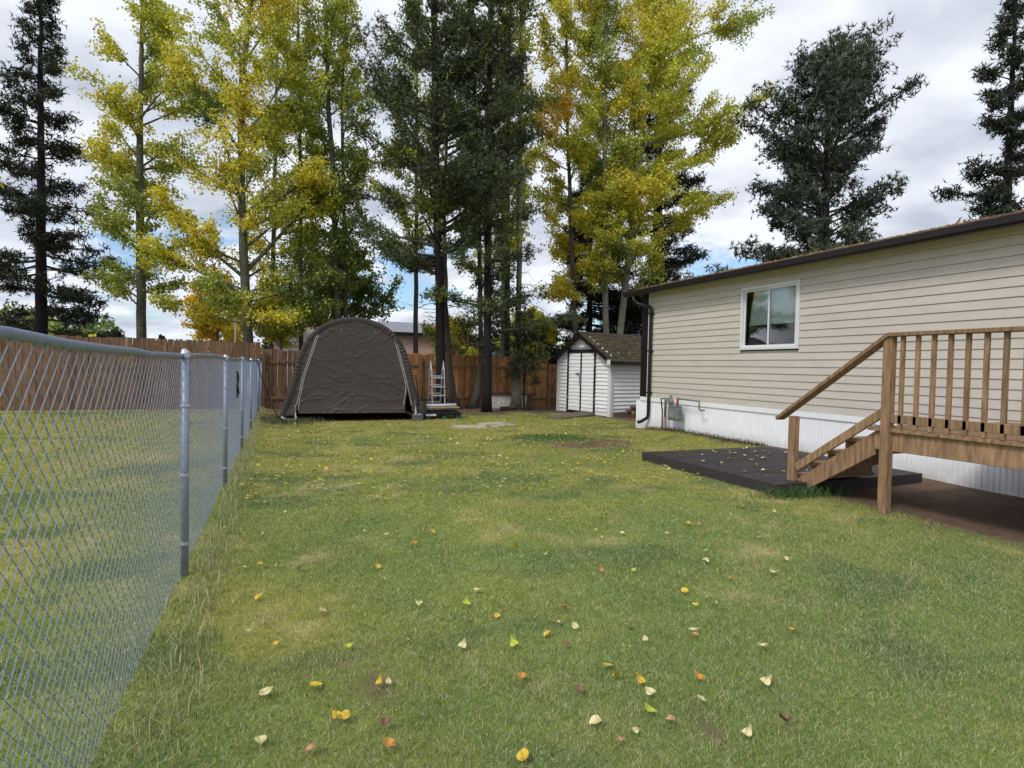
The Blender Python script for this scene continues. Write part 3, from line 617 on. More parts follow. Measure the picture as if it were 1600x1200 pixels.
# ------------------------------------------------------------------ shelter
PROF = [(0, 1.80), (.24, 1.76), (.59, 1.64), (1.1, 1.50), (1.5, 1.41), (1.83, 1.29), (2.08, 1.16), (2.24, 1.02), (2.40, .84), (2.52, .62), (2.60, .38), (2.64, .16), (2.65, 0)]
ph = np.array([p[0] for p in PROF]); pwv = np.array([p[1] for p in PROF])
def arch(n=161):
    """arch outline resampled by length, left foot to right foot: x, z"""
    xs_ = np.concatenate([-pwv, pwv[::-1][1:]]); zs_ = np.concatenate([ph, ph[::-1][1:]])
    d = np.concatenate([[0], np.cumsum(np.hypot(np.diff(xs_), np.diff(zs_)))]); t = np.linspace(0, d[-1], n)
    x = np.interp(t, d, xs_); z = np.interp(t, d, zs_)
    for _ in range(3): x[1:-1] = (x[:-2]+2*x[1:-1]+x[2:])/4; z[1:-1] = (z[:-2]+2*z[1:-1]+z[2:])/4
    return x, z, t
tent = empty('storage_shelter', (1.88, 15.12, 0), R(-1.5), 'round topped grey brown fabric storage shelter with zippered front', 'storage shelter')
ax, az, at_ = arch(321)
def grid(name, A, m, parent, skip=None, smooth=True):
    h, w_ = A.shape[:2]; me = bpy.data.meshes.new(name); ix = np.arange(h*w_).reshape(h, w_)
    f = np.stack([ix[:-1, :-1], ix[:-1, 1:], ix[1:, 1:], ix[1:, :-1]], -1).reshape(-1, 4)
    if skip is not None: f = f[~skip.reshape(-1)]
    me.from_pydata(A.reshape(-1, 3).tolist(), [], f.tolist()); me.materials.append(m)
    me.polygons.foreach_set('use_smooth', [smooth]*len(me.polygons)); me.update(); return link(bpy.data.objects.new(name, me), parent)
nu, nv = 200, 150
u = np.linspace(-1, 1, nu); zv = np.concatenate([np.linspace(.20, 2.2, 110), np.linspace(2.2, 2.60, nv-109)[1:]])
U, Z = np.meshgrid(u, zv); W = np.interp(Z, ph, pwv)-.11; XX = U*W
def wrinkle(x, z):
    wx = x + .25*(fbm(x*1.3+7, z*1.3, 3)-.5); wz = z + .25*(fbm(x*1.3, z*1.3+11, 3)-.5)
    rg = lambda n, k: np.exp(-np.abs(n-.5)*k)
    m1 = sstep(.35, .65, fbm(x*.8+31, z*.8, 2)); m2 = 1-m1
    r = .020*(fbm(x*.9, z*1.1+3, 3)-.5)                                                # slack in the cloth
    r = r + .011*m1*rg(fbm((wx+wz)*1.1+2, (wz-wx*.7)*3.4, 3), 34)                       # creases falling to the left
    r = r + .010*m2*rg(fbm((wx-wz)*1.0+9, (wz+wx*.6)*3.6+5, 3), 34)                     # and to the right
    r = r + .010*rg(fbm(wx*.8+17, wz*4.5, 3), 30)*(.4+.6*sstep(1.7, 2.2, z)+.5*sstep(.7, .3, z))
    r = r + .030*sstep(1.15, 1.5, np.abs(x))*(fbm(x*4, z*4+7, 3)-.5)
    r = r + .004*(fbm(x*11, z*13, 2)-.5)
    for zf in (.62, 1.05, 1.48): r = r - .0035*np.exp(-((z-zf+.01*np.sin(x*5))/.012)**2)      # storage folds
    return r
YY = -1.5*wrinkle(XX, Z) - .05*sstep(.9, .1, Z)*(1-np.abs(U)) + .0*Z
YY = YY + .05*np.exp(-((np.abs(XX)-1.05)/.5)**2)*0
xr = np.interp(Z, [.13, 1.1, 2.15], [1.56, 1.26, 1.0]); xl = -np.interp(Z, [.13, 1.1, 2.15], [1.42, 1.24, .92])
gapw = .17*sstep(1.0, .13, Z)
Zc = (Z[:-1, :-1]+Z[1:, 1:])/2; Xc = (XX[:-1, :-1]+XX[1:, 1:])/2; xrc = np.interp(Zc, [.13, 1.1, 2.15], [1.50, 1.28, 1.0])
skip = (Xc > xrc-.22*sstep(1.0, .13, Zc)+.02) & (Xc < xrc+.01) & (Zc < .95)
xlc = -np.interp(Zc, [.13, 1.1, 2.15], [1.42, 1.24, .92]); skip |= (Xc > xlc-.0) & (Xc < xlc+.07*sstep(.45, .13, Zc)) & (Zc < .4)
# the side flaps reach lower than the middle panel
zlow = np.where((XX > xr) | (XX < xl), -.03, 0)*sstep(.4, .13, Z); Z2 = Z+zlow*2
grid('front_panel', np.stack([XX, YY, Z2], -1), M['fabric'], tent, skip)
def fy(x, z): return float(-1.5*wrinkle(np.array([x]), np.array([z]))[0] - .05*float(sstep(.9, .1, np.array(z)))*(1-abs(x)/max(.2, float(np.interp(z, ph, pwv))-.11)))
def strip(name, path, wd, m, off=.012):
    mb = MB(); v = []; f = []
    for (x, z) in path:
        y = fy(x, z)-off; v += [(x-wd/2, y, z), (x+wd/2, y, z), (x+wd/2, y+.008, z), (x-wd/2, y+.008, z)]
    for i in range(len(path)-1):
        for j in range(4): f.append((4*i+j, 4*i+(j+1) % 4, 4*i+4+(j+1) % 4, 4*i+4+j))
    return mb.add(v, f).build(name, m, tent)
zz = np.linspace(.30, 2.17, 60)
xl_ = lambda z: -np.interp(z, [.13, 1.1, 2.15], [1.42, 1.24, .92]); xr_ = lambda z: np.interp(z, [.13, 1.1, 2.15], [1.50, 1.28, 1.0])
strip('zipper', [(xl_(z)-.020-.03*sstep(.5, .3, z), z) for z in zz], .018, M['zip']); strip('zipper', [(xl_(z)+.022+.02*sstep(.5, .3, z), z) for z in zz], .018, M['zip'])
strip('zipper', [(xr_(z)-.022-.22*sstep(1.0, .13, z), z) for z in zz[3:]], .018, M['zip']); strip('zipper', [(xr_(z)+.022, z) for z in zz[3:]], .018, M['zip'])
for (x, z) in ((-.35, 2.30), (.50, 2.27)): MB().box(x-.012, x+.012, fy(x, z)-.012, fy(x, z)+.004, z-.012, z+.012).build('eyelet', M['zip'], tent)
# gathered edge: ruffled band following the arch
K = 900; t = np.linspace(0, at_[-1], K); bx = np.interp(t, at_, ax); bz = np.interp(t, at_, az)
tx = np.gradient(bx); tz = np.gradient(bz); ln = np.hypot(tx, tz); nxn, nzn = -tz/ln, tx/ln      # outward normal (left foot -> top -> right)
rows_ = []
ruf = np.sin(t*2*np.pi/.085 + 3*np.sin(t*3.1)+9*fbm(t*3, t*0+5)); amp = (.1+1.4*fbm(t*3, t*0+1))*(.35+.65*sstep(.6, 2.0, bz))
for j, (o_, y_, a_) in enumerate([(-.16, .005, .10), (-.13, -.012, .5), (-.09, -.022, 1), (-.05, -.026, 1.1), (-.01, -.012, .9), (.005, .03, .5), (.0, .14, .12)]):
    rows_.append(np.stack([bx+nxn*(o_+.004*ruf*a_*amp), y_-.013*ruf*a_*amp, bz+nzn*(o_+.008*ruf*a_*amp)], -1))
A = np.stack(rows_, 0); A[..., 2] = np.maximum(A[..., 2], .06)
grid('gathered_edge', A, M['fabric_dark'], tent)
# cover running back
nb = 40; yb = np.linspace(.13, 3.6, nb); bx2, bz2 = ax[::2], az[::2]
A = np.stack([np.stack([bx2*(1+.012*(math.cos(i*.9)-1)*.5), np.full_like(bx2, y), bz2 - .025*(1-math.cos(y*2*math.pi/1.2))*.5 + .012*(fbm(bx2*3+y*2, bz2*3+y)-.5)], -1) for i, y in enumerate(yb)], 0)
A[..., 2] = np.maximum(A[..., 2], .05)
grid('cover', A, M['fabric'], tent)
A = np.stack([np.stack([XX[0]*s, np.full(nu, 3.58), Z[0]*0], -1) for s in (1,)], 0)
UB, ZB = np.meshgrid(np.linspace(-1, 1, 30), np.linspace(.05, 2.6, 30)); grid('back_panel', np.stack([UB*(np.interp(ZB, ph, pwv)-.02), np.full_like(UB, 3.58), ZB], -1), M['fabric'], tent)
for yq in (.10, 1.3, 2.4, 3.5):
    MB().tube([(x*.975, yq, max(.02, z*.985)) for x, z in zip(ax[::8], az[::8])], .019, 6).build('frame_hoop', M['alu'], tent, True)
for s in (-1, 1): MB().tube([(s*1.76, -.02, .07), (s*1.76, 3.55, .07)], .019, 6).build('base_pipe', M['alu'], tent, True)
MB().tube([(-1.74, -.05, .13), (-1.66, -.08, .07), (-1.56, -.09, .055), (-1.38, -.09, .055)], .020, 6).build('base_pipe', M['alu'], tent, True)
MB().tube([(1.50, -.09, .16), (1.74, -.09, .16), (1.80, -.05, .22)], .016, 6).build('base_pipe', M['alu'], tent, True)
for s, z0 in ((-1.42, .06), (1.54, .17)):
    MB().tube([(s, -.12, z0), (s+.01, -.11, z0+.18)], .012, 5).tube([(s+.04, -.12, z0+.03), (s+.0, -.11, z0+.15)], .008, 5).build('tie_cord', M['pvc'], tent)
    MB().tube([(s+.01, -.11, z0+.16), (s-.02, -.09, z0+.38)], .005, 5).build('tie_cord', M['zip'], tent)
MB().tube([(1.62, -.05, .2), (1.64, -.08, .5), (1.60, -.05, .8), (1.55, -.04, 1.2)], [.012]*4, 5).build('piping', M['black'], tent)
bk = empty('grey_bucket', (1.88+1.60, 14.98, 0), 0, 'grey weight block under the right foot of the shelter', 'block')
bevel(MB().hexa([(-.13, -.1, 0), (.13, -.1, 0), (.13, .1, 0), (-.13, .1, 0)], [(-.14, -.1, .15), (.14, -.1, .15), (.14, .1, .15), (-.14, .1, .15)]).build('block', M['sand_bag'], bk), .015, 2)
bg_ = MB()
for i in range(7): pass
A = []
hh = np.linspace(0, 1, 10)
for q in hh:
    r_ = .13*(1-.5*abs(q-.45))*(1 if q < .98 else .3); A.append([(r_*math.cos(p)*(1+.12*math.sin(3*p+q*7)), .10*math.sin(p)*(1+.1*math.cos(5*p+q*4)), .16+.34*q) for p in np.linspace(0, 2*math.pi, 22)])
bag = empty('dark_bag', (1.88+1.74, 15.06, 0), 0, 'dark crumpled fabric bag hanging at the right foot of the shelter', 'bag')
grid('bag_body', np.array(A), M['fabric_dark'], bag)

# ------------------------------------------------------------------ pile and ladder
pal = empty('plastic_pallet', (4.18, 15.55, 0), R(3), 'low black plastic tray on teal feet right of the shelter', 'pallet')
MB().box(-.58, .55, -.35, .55, .10, .135).build('tray', M['black'], pal)
MB().hexa([(-.60, -.40, .135), (.60, -.40, .135), (.60, .55, .135), (-.60, .55, .135)], [(-.45, -.28, .22), (.48, -.28, .22), (.48, .5, .22), (-.45, .5, .22)]).build('cover_sheet', M['black'], pal)
for x in (-.45, .02, .42): MB().box(x, x+.15, -.33, -.18, 0, .10).build('foot', M['teal'], pal)
MB().box(-.47, -.18, -.42, -.39, .10, .15).build('handle', M['pvc'], pal)
def pipe(lab, x0, x1, y, z, r, m, name='pipe'):
    MB().tube([(x0, y, z), (x1, y+.05, z+.006)], r, 10).build(name, m, None, True, label=lab, cat='pipe')
pipe('thick grey pipe, lowest on the tray by the shelter', 3.62, 4.62, 15.30, .262, .030, M['greypipe'])
pipe('white plastic pipe lying on top of the pile by the ladder', 3.55, 4.68, 15.40, .360, .030, M['pvc'])
pipe('second white pipe behind the ladder foot', 3.70, 4.74, 15.62, .365, .030, M['pvc'])
MB().box(3.68, 4.72, 15.26, 15.52, .295, .325).build('tan_board', M['tanboard'], None, label='tan board between the pipes on the pile', cat='board')
MB().box(3.6, 4.55, 15.54, 15.80, .225, .33).build('dark_board_stack', M['black'], None, label='flat black panel beneath the rear white pipe', cat='panel')
lad = empty('a_frame_ladder', (4.19, 15.68, .335), 0, 'pale grey aluminium A frame ladder standing on the pile of pipes', 'ladder')
HW = .18
for s in (-1, 1):
    MB().bar((s*HW, -.16, 0), (s*HW, -.02, 1.02), .026, .04, (0, 1, 0)).build('rail', M['alu'], lad)
    MB().bar((s*HW-.035, .24, -.1), (s*HW-.028, .05, 1.02), .026, .04, (0, 1, 0)).build('rail', M['alu'], lad)
    MB().hexa([(s*HW-.045, -.04, 1.0), (s*HW+.015, -.04, 1.0), (s*HW+.015, .07, 1.0), (s*HW-.045, .07, 1.0)], [(s*HW-.022, .0, 1.26), (s*HW-.008, .0, 1.26), (s*HW-.008, .02, 1.26), (s*HW-.022, .02, 1.26)]).build('rail_tip', M['alu'], lad)
for i in range(4):
    z = .03+.245*i; y = -.16+.14*z; MB().box(-HW-.02, HW+.02, y-.06, y+.03, z, z+.035).build('tread', M['alu'], lad)
    y = .24-.17*z; MB().box(-HW-.05, HW-.01, y-.03, y+.05, z+.05, z+.08).build('tread', M['alu'], lad)

# slabs in the lawn
for q, lab in (([(3.90, 13.25), (3.96, 12.70), (4.60, 12.62), (4.70, 13.18)], 'pale concrete paving slab, left one of those sunk in the grass'),
               ([(4.62, 13.45), (4.78, 13.25), (5.50, 13.42), (5.36, 13.92)], 'pale concrete paving slab, right rear of those sunk in the grass'),
               ([(4.80, 13.02), (4.95, 12.84), (5.58, 13.12), (5.50, 13.30)], 'narrow concrete paving slab, right front of those sunk in the grass')):
    bevel(MB().hexa([(a, b, -.01) for a, b in q], [(a, b, .045) for a, b in q]).build('paving_slab', M['concrete'], None, label=lab, cat='paving slab', group='concrete slabs sunk in the lawn'), .006)
# white box with a dark lid under the trees, stump
wb = empty('white_planter_box', (7.62, 18.75, 0), R(2), 'low peeling white wooden box with dark lid behind the aspen trunk', 'box')
for i in range(3): MB().box(-.70, .68, -.02, .0, .02+.15*i, .165+.15*i).build('side_board', M['old_white'], wb)
MB().box(-.68, .66, 0, .45, 0, .46).build('box_body', M['old_white'], wb)
MB().hexa([(-.74, -.06, .47), (.72, -.06, .47), (.72, .5, .47), (-.74, .5, .47)], [(-.74, -.06, .50), (.72, -.06, .50), (.66, .5, .55), (-.70, .5, .55)]).build('lid', M['brown_log'], wb)
MB().tube([(8.05, 18.0, -.05), (8.04, 18.0, .15), (8.06, 18.0, .42), (8.10, 17.98, .56)], [.14, .10, .085, .10], 10).tube([(8.06, 18, .50), (8.26, 17.95, .57)], [.06, .05], 8).build('tree_stump', M['brown_log'], None, True, label='thin dark tree stump at the right end of the white box', cat='stump')
MB().tube([(6.95, 17.9, .06), (7.35, 17.6, .13)], [.07, .06], 9).build('fallen_log', M['brown_log'], None, True, label='short log lying on the litter before the white box', cat='log')

# ------------------------------------------------------------------ vegetation
def unit(v): return v/np.linalg.norm(v, axis=-1, keepdims=True)
def leaves_mesh(name, P, size, col, m, droop=.0):
    n = len(P); d = unit(rng.normal(size=(n, 3))); d[:, 2] -= droop; d = unit(d); r_ = unit(np.cross(d, unit(rng.normal(size=(n, 3)))))
    s = (size*rng.uniform(.65, 1.25, n))[:, None]
    V = np.stack([P-d*s*.5, P+r_*s*.42, P+d*s*.55, P-r_*s*.42], 1).reshape(-1, 3)
    return npmesh(name, V, 4, m, col)
def palette(P, stops, zr, seed, jit=.35):
    """per-leaf colours: clumps of one hue drawn from stops=(colour, weight)"""
    g = np.random.default_rng(seed); k = 26; c = P[g.integers(0, len(P), k)]; kc = g.choice(len(stops), k, p=np.array([s[1] for s in stops])/sum(s[1] for s in stops))
    dd = ((P[:, None, :]-c[None])**2).sum(-1) + g.random((len(P), k))*.9; i = kc[dd.argmin(1)]
    sw = g.random(len(P)) < .22; i = np.where(sw, g.choice(len(stops), len(P), p=np.array([s[1] for s in stops])/sum(s[1] for s in stops)), i)
    return np.array([s[0] for s in stops])[i]*(1-jit+2*jit*g.random(len(P)))[:, None]
YEL = (.80, .69, .06); YGR = (.62, .62, .065); GRN = (.16, .24, .055); LGR = (.34, .41, .07); ORA = (.82, .50, .05); DGR = (.07, .12, .04)
def trunk_at(path, z):
    zs = [p[2] for p in path]; return np.array([np.interp(z, zs, [p[0] for p in path]), np.interp(z, zs, [p[1] for p in path]), z])
def branch_path(p0, az_, el, Ln, curve, n=5, wob=.08, g=random):
    pts = [np.array(p0, float)]; d = np.array([math.cos(az_)*math.cos(el), math.sin(az_)*math.cos(el), math.sin(el)])
    for i in range(n-1):
        pts.append(pts[-1] + d*Ln/(n-1)); d = d + np.array([g.uniform(-wob, wob), g.uniform(-wob, wob), curve/(n-1)+g.uniform(-wob, wob)]); d = d/np.linalg.norm(d)
    return pts
def tree(name, label, path, rads, kind, z0, z1, rmax, nb, seed, stops=None, per=34, shape=1.0, leaf=.07, bark='aspen_bark', limbs=(), side=None, dead=0, twigs=8, group=None, cat='tree'):
    g = random.Random(seed)
    path = [tuple(p) for p in path]; base = path[0]
    root = empty(name, (base[0], base[1], 0), 0, label, cat, group)
    loc = lambda p: (p[0]-base[0], p[1]-base[1], p[2])
    # smooth the trunk
    zs = np.linspace(path[0][2], path[-1][2], 26); tp = [tuple(trunk_at(path, z) + np.array([g.uniform(-.015, .015), g.uniform(-.015, .015), 0])) for z in zs]
    rz_ = [np.interp(z, [p[2] for p in path], rads) for z in zs]
    MB().tube([loc(p) for p in tp], rz_, 12).build('trunk', M[bark], root, True)
    rad_at = lambda z: float(np.interp(z, [p[2] for p in path], rads))
    br = MB(); L_ = []; T = []
    def grow(pp, r0_, Ln, leafy=True):
        n = len(pp); rr_ = [max(.004, r0_*(1-.85*i/(n-1))) for i in range(n)]
        br.tube([loc(p) for p in pp], rr_, 5 if r0_ > .02 else 4, False)
        nt_ = max(3, int(twigs*(Ln/1.6)**.7))
        for k in range(nt_):
            t_ = g.uniform(.28 if kind == 'aspen' else .22, 1.0)*(n-1); i = min(n-2, int(t_)); q = pp[i]*(1-(t_-i)) + pp[i+1]*(t_-i)
            d = pp[i+1]-pp[i]; a = math.atan2(d[1], d[0]) + g.choice((-1, 1))*g.uniform(.4, 1.3); e = g.uniform(-.35, .7) if kind == 'aspen' else g.uniform(-.2, .45)
            tl = g.uniform(.35, .85)*(.5+.35*min(Ln, 2.4)) if kind == 'aspen' else g.uniform(.3, .7)*(.45+.3*min(Ln, 2.5))
            tp_ = branch_path(q, a, e, tl, .1 if kind == 'aspen' else .35, 4, .14, g)
            br.tube([loc(p) for p in tp_], [.009, .007, .005, .003], 3, False)
            if leafy: T.append((tp_, tl))
        if leafy: T.append((pp[-3:], .5))
    for i in range(nb):
        f = (i+.5)/nb; z = z0+(z1-z0)*f + g.uniform(-.2, .2)
        if kind == 'aspen': Lm = rmax*(math.sin(math.pi*min(1, (f*.85+.18)))**.6)*shape; el = R(g.uniform(15, 50)+20*f); cv = .25
        elif kind == 'pine': Lm = rmax*(1-f)**.4*(.75+.25*math.sin(f*9+seed)); el = R(g.uniform(-8, 22)+42*f); cv = .35
        else: Lm = rmax*(1-f)**.8; el = R(g.uniform(-25, -5)+25*f); cv = .35
        a = g.uniform(0, 2*math.pi) if side is None else side + g.gauss(0, 1.1)
        Ln = Lm*g.uniform(.55, 1.08); p0 = trunk_at(path, z)
        grow(branch_path(p0, a, el, Ln, cv, 6, .07, g), min(rad_at(z)*.42, .012+.017*Ln), Ln)
    for (z, a, el, Ln, r_) in limbs:
        pp = branch_path(trunk_at(path, z), a, el, Ln, .15, 8, .10, g); mb = MB(); mb.tube([loc(p) for p in pp], [max(.008, r_*(1-.8*k/7)) for k in range(8)], 7); mb.build('limb', M[bark], root, True)
        for s_ in range(6):
            i = g.randint(2, 6); q = pp[i]; grow(branch_path(q, a+g.uniform(-1.2, 1.2), el+g.uniform(-.5, .4), Ln*g.uniform(.25, .45), .1, 5, .12, g), r_*.35, Ln*.4)
    for i in range(dead):
        z = z0 - g.uniform(.1, 1)*(z0-1.8)*.95 if z0 > 2 else z0; a = g.uniform(0, 6.28); Ln = g.uniform(.5, 1.5)
        pp = branch_path(trunk_at(path, z), a, R(g.uniform(-25, 10)), Ln, -.15, 6, .22, g); br.tube([loc(p) for p in pp], [.016, .012, .009, .007, .005, .003], 4, False)
        for _ in range(4):
            q = pp[g.randint(2, 4)]; br.tube([loc(p) for p in branch_path(q, a+g.uniform(-1, 1), g.uniform(-.6, .4), Ln*.45, -.1, 4, .3, g)], [.007, .005, .004, .002], 3, False)
    br.build('branches', M['twig'] if kind != 'aspen' else M[bark], root, kind='stuff')
    gg = np.random.default_rng(seed)
    P = []
    for tp_, tl in T:
        A_ = np.array(tp_); n = int(per*(3.4 if kind == 'aspen' else (.75 if kind == 'pine' else 1.15))*(.35+tl)); tt = gg.uniform(0, len(A_)-1, n) if kind == 'aspen' else gg.uniform(.15, 1, n)*(len(A_)-1); i = np.minimum(tt.astype(int), len(A_)-2); f_ = (tt-i)[:, None]
        q = A_[i]*(1-f_)+A_[i+1]*f_ + gg.normal(0, .10 if kind == 'aspen' else .10, (n, 3)); P.append(q)
    P = np.concatenate(P) - np.array([base[0], base[1], 0])
    if kind == 'aspen':
        me_ = leaves_mesh('crown', P, leaf*1.27, palette(P, stops, None, seed), M['leaf'], .3)
    else:
        # needle tufts: each a spray of thin blades around the twig end
        n = len(P); kk = 6 if kind == 'pine' else 4; Q = np.repeat(P, kk, 0); d = gg.normal(size=(n*kk, 3)); d[:, 2] += .55 if kind == 'pine' else -.1; d = unit(d); ln_ = leaf*gg.uniform(.6, 1.2, n*kk)[:, None]
        r_ = unit(np.cross(d, unit(gg.normal(size=(n*kk, 3)))))*leaf*.12
        V = np.stack([Q-r_, Q+r_, Q+d*ln_], 1).reshape(-1, 3); col = palette(P, stops, None, seed, .3); me_ = npmesh('crown', V, 3, M['needle'], np.repeat(np.repeat(col, kk, 0), 3, 0))
    link(bpy.data.objects.new('crown', me_), root, kind='stuff')
    return root
PN = [((.070, .098, .032), 4), ((.11, .145, .04), 3), ((.045, .065, .025), 3), ((.24, .26, .06), .8)]
SP = [((.030, .045, .024), 4), ((.045, .06, .03), 2)]
PR = [((.065, .09, .065), 4), ((.095, .125, .07), 2)]
def TT(name, label, path, r, **k): return tree(name, label, path, r, **k)
# --- aspens at the back left
TT('aspen_tree', 'thick leaning aspen with spreading yellow limbs behind the fence corner', [(-.78, 21, 0), (-.84, 21, 2.2), (-.97, 21, 4.3), (-1.08, 21, 7), (-1.1, 21, 10.3), (-.84, 21, 13.2), (-.7, 21, 16)], [.19, .155, .14, .12, .10, .08, .04],
   kind='aspen', z0=3.0, z1=15.5, rmax=2.8, nb=50, seed=21, bark='dark_aspen_bark', stops=[(YEL, 4), (YGR, 4), (LGR, 4), (GRN, 2), (ORA, .5)], per=21,
   limbs=[(4.4, .25, .85, 4.2, .08), (4.2, 2.9, .7, 3.2, .06), (6.0, .1, .7, 3.6, .06), (8.3, 2.6, .9, 3.0, .06), (8.8, .2, .9, 3.0, .05), (3.4, .0, .35, 3.0, .035), (3.8, 3.4, .3, 2.4, .035), (2.9, .1, .12, 2.4, .03), (2.7, 3.1, .15, 2.2, .03), (3.1, 1.9, .3, 2.0, .03), (3.0, 4.4, .2, 2.2, .03), (2.6, 5.4, .1, 2.2, .025)])
TT('aspen_tree', 'slim green aspen, left of the close pair behind the shelter', [(2.2, 22, 0), (2.1, 22, 3.28), (1.98, 22, 5.8), (1.83, 22, 8.8), (1.68, 22, 10.7), (1.53, 22, 14.4), (1.5, 22, 17.5)], [.13, .11, .10, .09, .08, .06, .03],
   kind='aspen', z0=4.5, z1=17, rmax=2.1, nb=46, seed=22, bark='dark_aspen_bark', stops=[(LGR, 6), (GRN, 3), (YGR, 4), (YEL, 1.3)], per=21, group='close pair of aspens')
TT('aspen_tree', 'thinner straight aspen, right of the close pair behind the shelter', [(2.5, 22.2, 0), (2.41, 22.2, 3.32), (2.31, 22.2, 5.9), (2.24, 22.2, 8.24), (2.16, 22.2, 11.2), (2.3, 22.2, 15)], [.09, .078, .07, .06, .05, .03],
   kind='aspen', z0=4, z1=15, rmax=1.7, nb=30, seed=23, bark='dark_aspen_bark', stops=[(LGR, 6), (GRN, 3), (YGR, 3)], per=19, group='close pair of aspens')
TT('leafy_tree', 'low green broadleaf tree spreading behind the fence and the shelter', [(2.3, 24.0, 0), (2.2, 24.0, 3), (2.1, 24, 5.2)], [.12, .08, .03],
   kind='aspen', z0=2.2, z1=5.6, rmax=2.9, nb=34, seed=24, stops=[(GRN, 6), (DGR, 1), (LGR, 5), (YGR, 2)], per=26, leaf=.08)
# --- pines in the yard
TT('pine_tree', 'broad dark pine standing behind the ladder', [(5.08, 18.4, 0), (5.04, 18.4, 1.2), (4.97, 18.4, 3.4), (4.81, 18.4, 6.5), (4.7, 18.4, 9.1), (4.59, 18.4, 13.1), (4.6, 18.4, 19)], [.20, .155, .148, .14, .125, .095, .04],
   kind='pine', z0=4.3, z1=18.6, rmax=4.3, nb=125, seed=31, stops=PN, per=22, leaf=.13, bark='pine_bark', dead=20, twigs=11)
TT('aspen_tree', 'grey furrowed trunk flaring at its foot beside the dark ladder pine', [(5.72, 18.9, 0), (5.58, 18.9, .5), (5.43, 18.9, 1.7), (5.29, 18.9, 3.4), (5.23, 18.9, 5.1), (5.17, 18.9, 7.3), (5.3, 18.9, 11)], [.24, .14, .10, .09, .08, .06, .03],
   kind='aspen', z0=5, z1=11.5, rmax=1.4, nb=18, seed=32, stops=[(GRN, 3), (LGR, 2), (YGR, 2)], per=18, bark='grey_bark')
TT('aspen_tree', 'leaning grey trunk with flared foot just left of the straight dark pine', [(6.33, 19, 0), (6.5, 19, .6), (6.63, 19, 1.8), (6.56, 19, 3.5), (6.44, 19, 6.8), (6.22, 19, 10.7), (6.06, 19, 13.9)], [.24, .135, .09, .08, .07, .05, .03],
   kind='aspen', z0=6, z1=14, rmax=1.3, nb=20, seed=33, stops=[(GRN, 3), (DGR, 2), (LGR, 2)], per=18, bark='grey_bark')
TT('pine_tree', 'straight dark pine in the middle of the back row', [(6.25, 17.3, 0), (6.25, 17.3, .4), (6.22, 17.3, 3.4), (6.18, 17.3, 6.4), (6.15, 17.3, 9.95), (6.11, 17.3, 12.9), (6.1, 17.3, 18.5)], [.19, .145, .125, .115, .10, .08, .03],
   kind='pine', z0=2.3, z1=18.2, rmax=3.0, nb=135, seed=34, stops=PN, per=22, leaf=.13, bark='pine_bark', dead=16, twigs=10)
TT('aspen_tree', 'slender pale aspen with few leaves between the pines and the shed', [(7.65, 18.2, 0), (7.66, 18.2, 1), (7.66, 18.2, 3.5), (7.63, 18.2, 6.8), (7.57, 18.2, 10.6), (7.54, 18.2, 13.8), (7.6, 18.2, 16)], [.22, .13, .095, .09, .08, .06, .03],
   kind='aspen', z0=5, z1=15.8, rmax=1.5, nb=26, seed=35, stops=[(YGR, 4), (YEL, 2), (LGR, 3)], per=14, dead=12)
TT('young_spruce', 'small dark evergreen sprout growing against the slender aspen trunk', [(7.75, 17.75, 0), (7.75, 17.75, 1), (7.7, 17.75, 3.1)], [.04, .035, .01],
   kind='pine', z0=1.0, z1=3.0, rmax=1.0, nb=34, seed=36, stops=[((.04, .065, .022), 3), ((.075, .1, .03), 1.5)], per=20, leaf=.11, bark='pine_bark', twigs=8)
TT('pine_tree', 'thin dark pine half hidden behind the straight one, top bushy', [(8.2, 20.4, 0), (8.1, 20.4, 5), (8.0, 20.4, 10), (8.0, 20.4, 15.5)], [.12, .1, .08, .03],
   kind='pine', z0=6.5, z1=15.4, rmax=1.7, nb=46, seed=37, stops=PN, per=18, leaf=.13, bark='pine_bark', twigs=9)
# --- aspens behind the shed
TT('aspen_tree', 'brown stemmed aspen with orange leaves, leftmost behind the shed', [(11.3, 20.6, 0), (11.16, 20.6, 2.9), (10.83, 20.6, 7.7), (10.63, 20.6, 10.9), (10.41, 20.6, 15.8), (10.4, 20.6, 18)], [.10, .09, .08, .065, .045, .02],
   kind='aspen', z0=3.6, z1=17.6, rmax=2.1, nb=52, seed=41, stops=[(YEL, 5), (YGR, 6), (ORA, .8), (LGR, 2)], per=32, bark='grey_bark')
TT('aspen_tree', 'straight pale trunked aspen rising right behind the shed ridge', [(12.3, 20, 0), (12.26, 20, 2.8), (12.11, 20, 6), (12, 20, 8.5), (11.95, 20, 12.2), (11.9, 20, 15.9), (12, 20, 18.5)], [.14, .12, .11, .10, .08, .06, .02],
   kind='aspen', z0=4.4, z1=18.2, rmax=2.2, nb=56, seed=42, stops=[(YGR, 6), (LGR, 4), (YEL, 3), (GRN, 1)], per=34)
TT('aspen_tree', 'tall bending pale trunked aspen next to the house corner', [(12.85, 20, 0), (12.92, 20, 2.9), (13.13, 20, 5), (13.29, 20, 6.6), (13.44, 20, 8.7), (13.65, 20, 10.8), (13.93, 20, 12.6), (14.42, 20, 15), (14.74, 20, 16.7), (15, 20, 19)], [.15, .135, .125, .115, .11, .10, .08, .06, .05, .02],
   kind='aspen', z0=4.4, z1=18.8, rmax=3.4, nb=72, seed=43, stops=[(YGR, 7), (YEL, 4), (LGR, 3)], per=24,
   limbs=[(9.0, -.25, .45, 4.4, .06), (7.0, -.2, .25, 4.0, .05), (10.5, -.3, .35, 4.6, .055), (14.5, -.3, .3, 4.6, .04)])
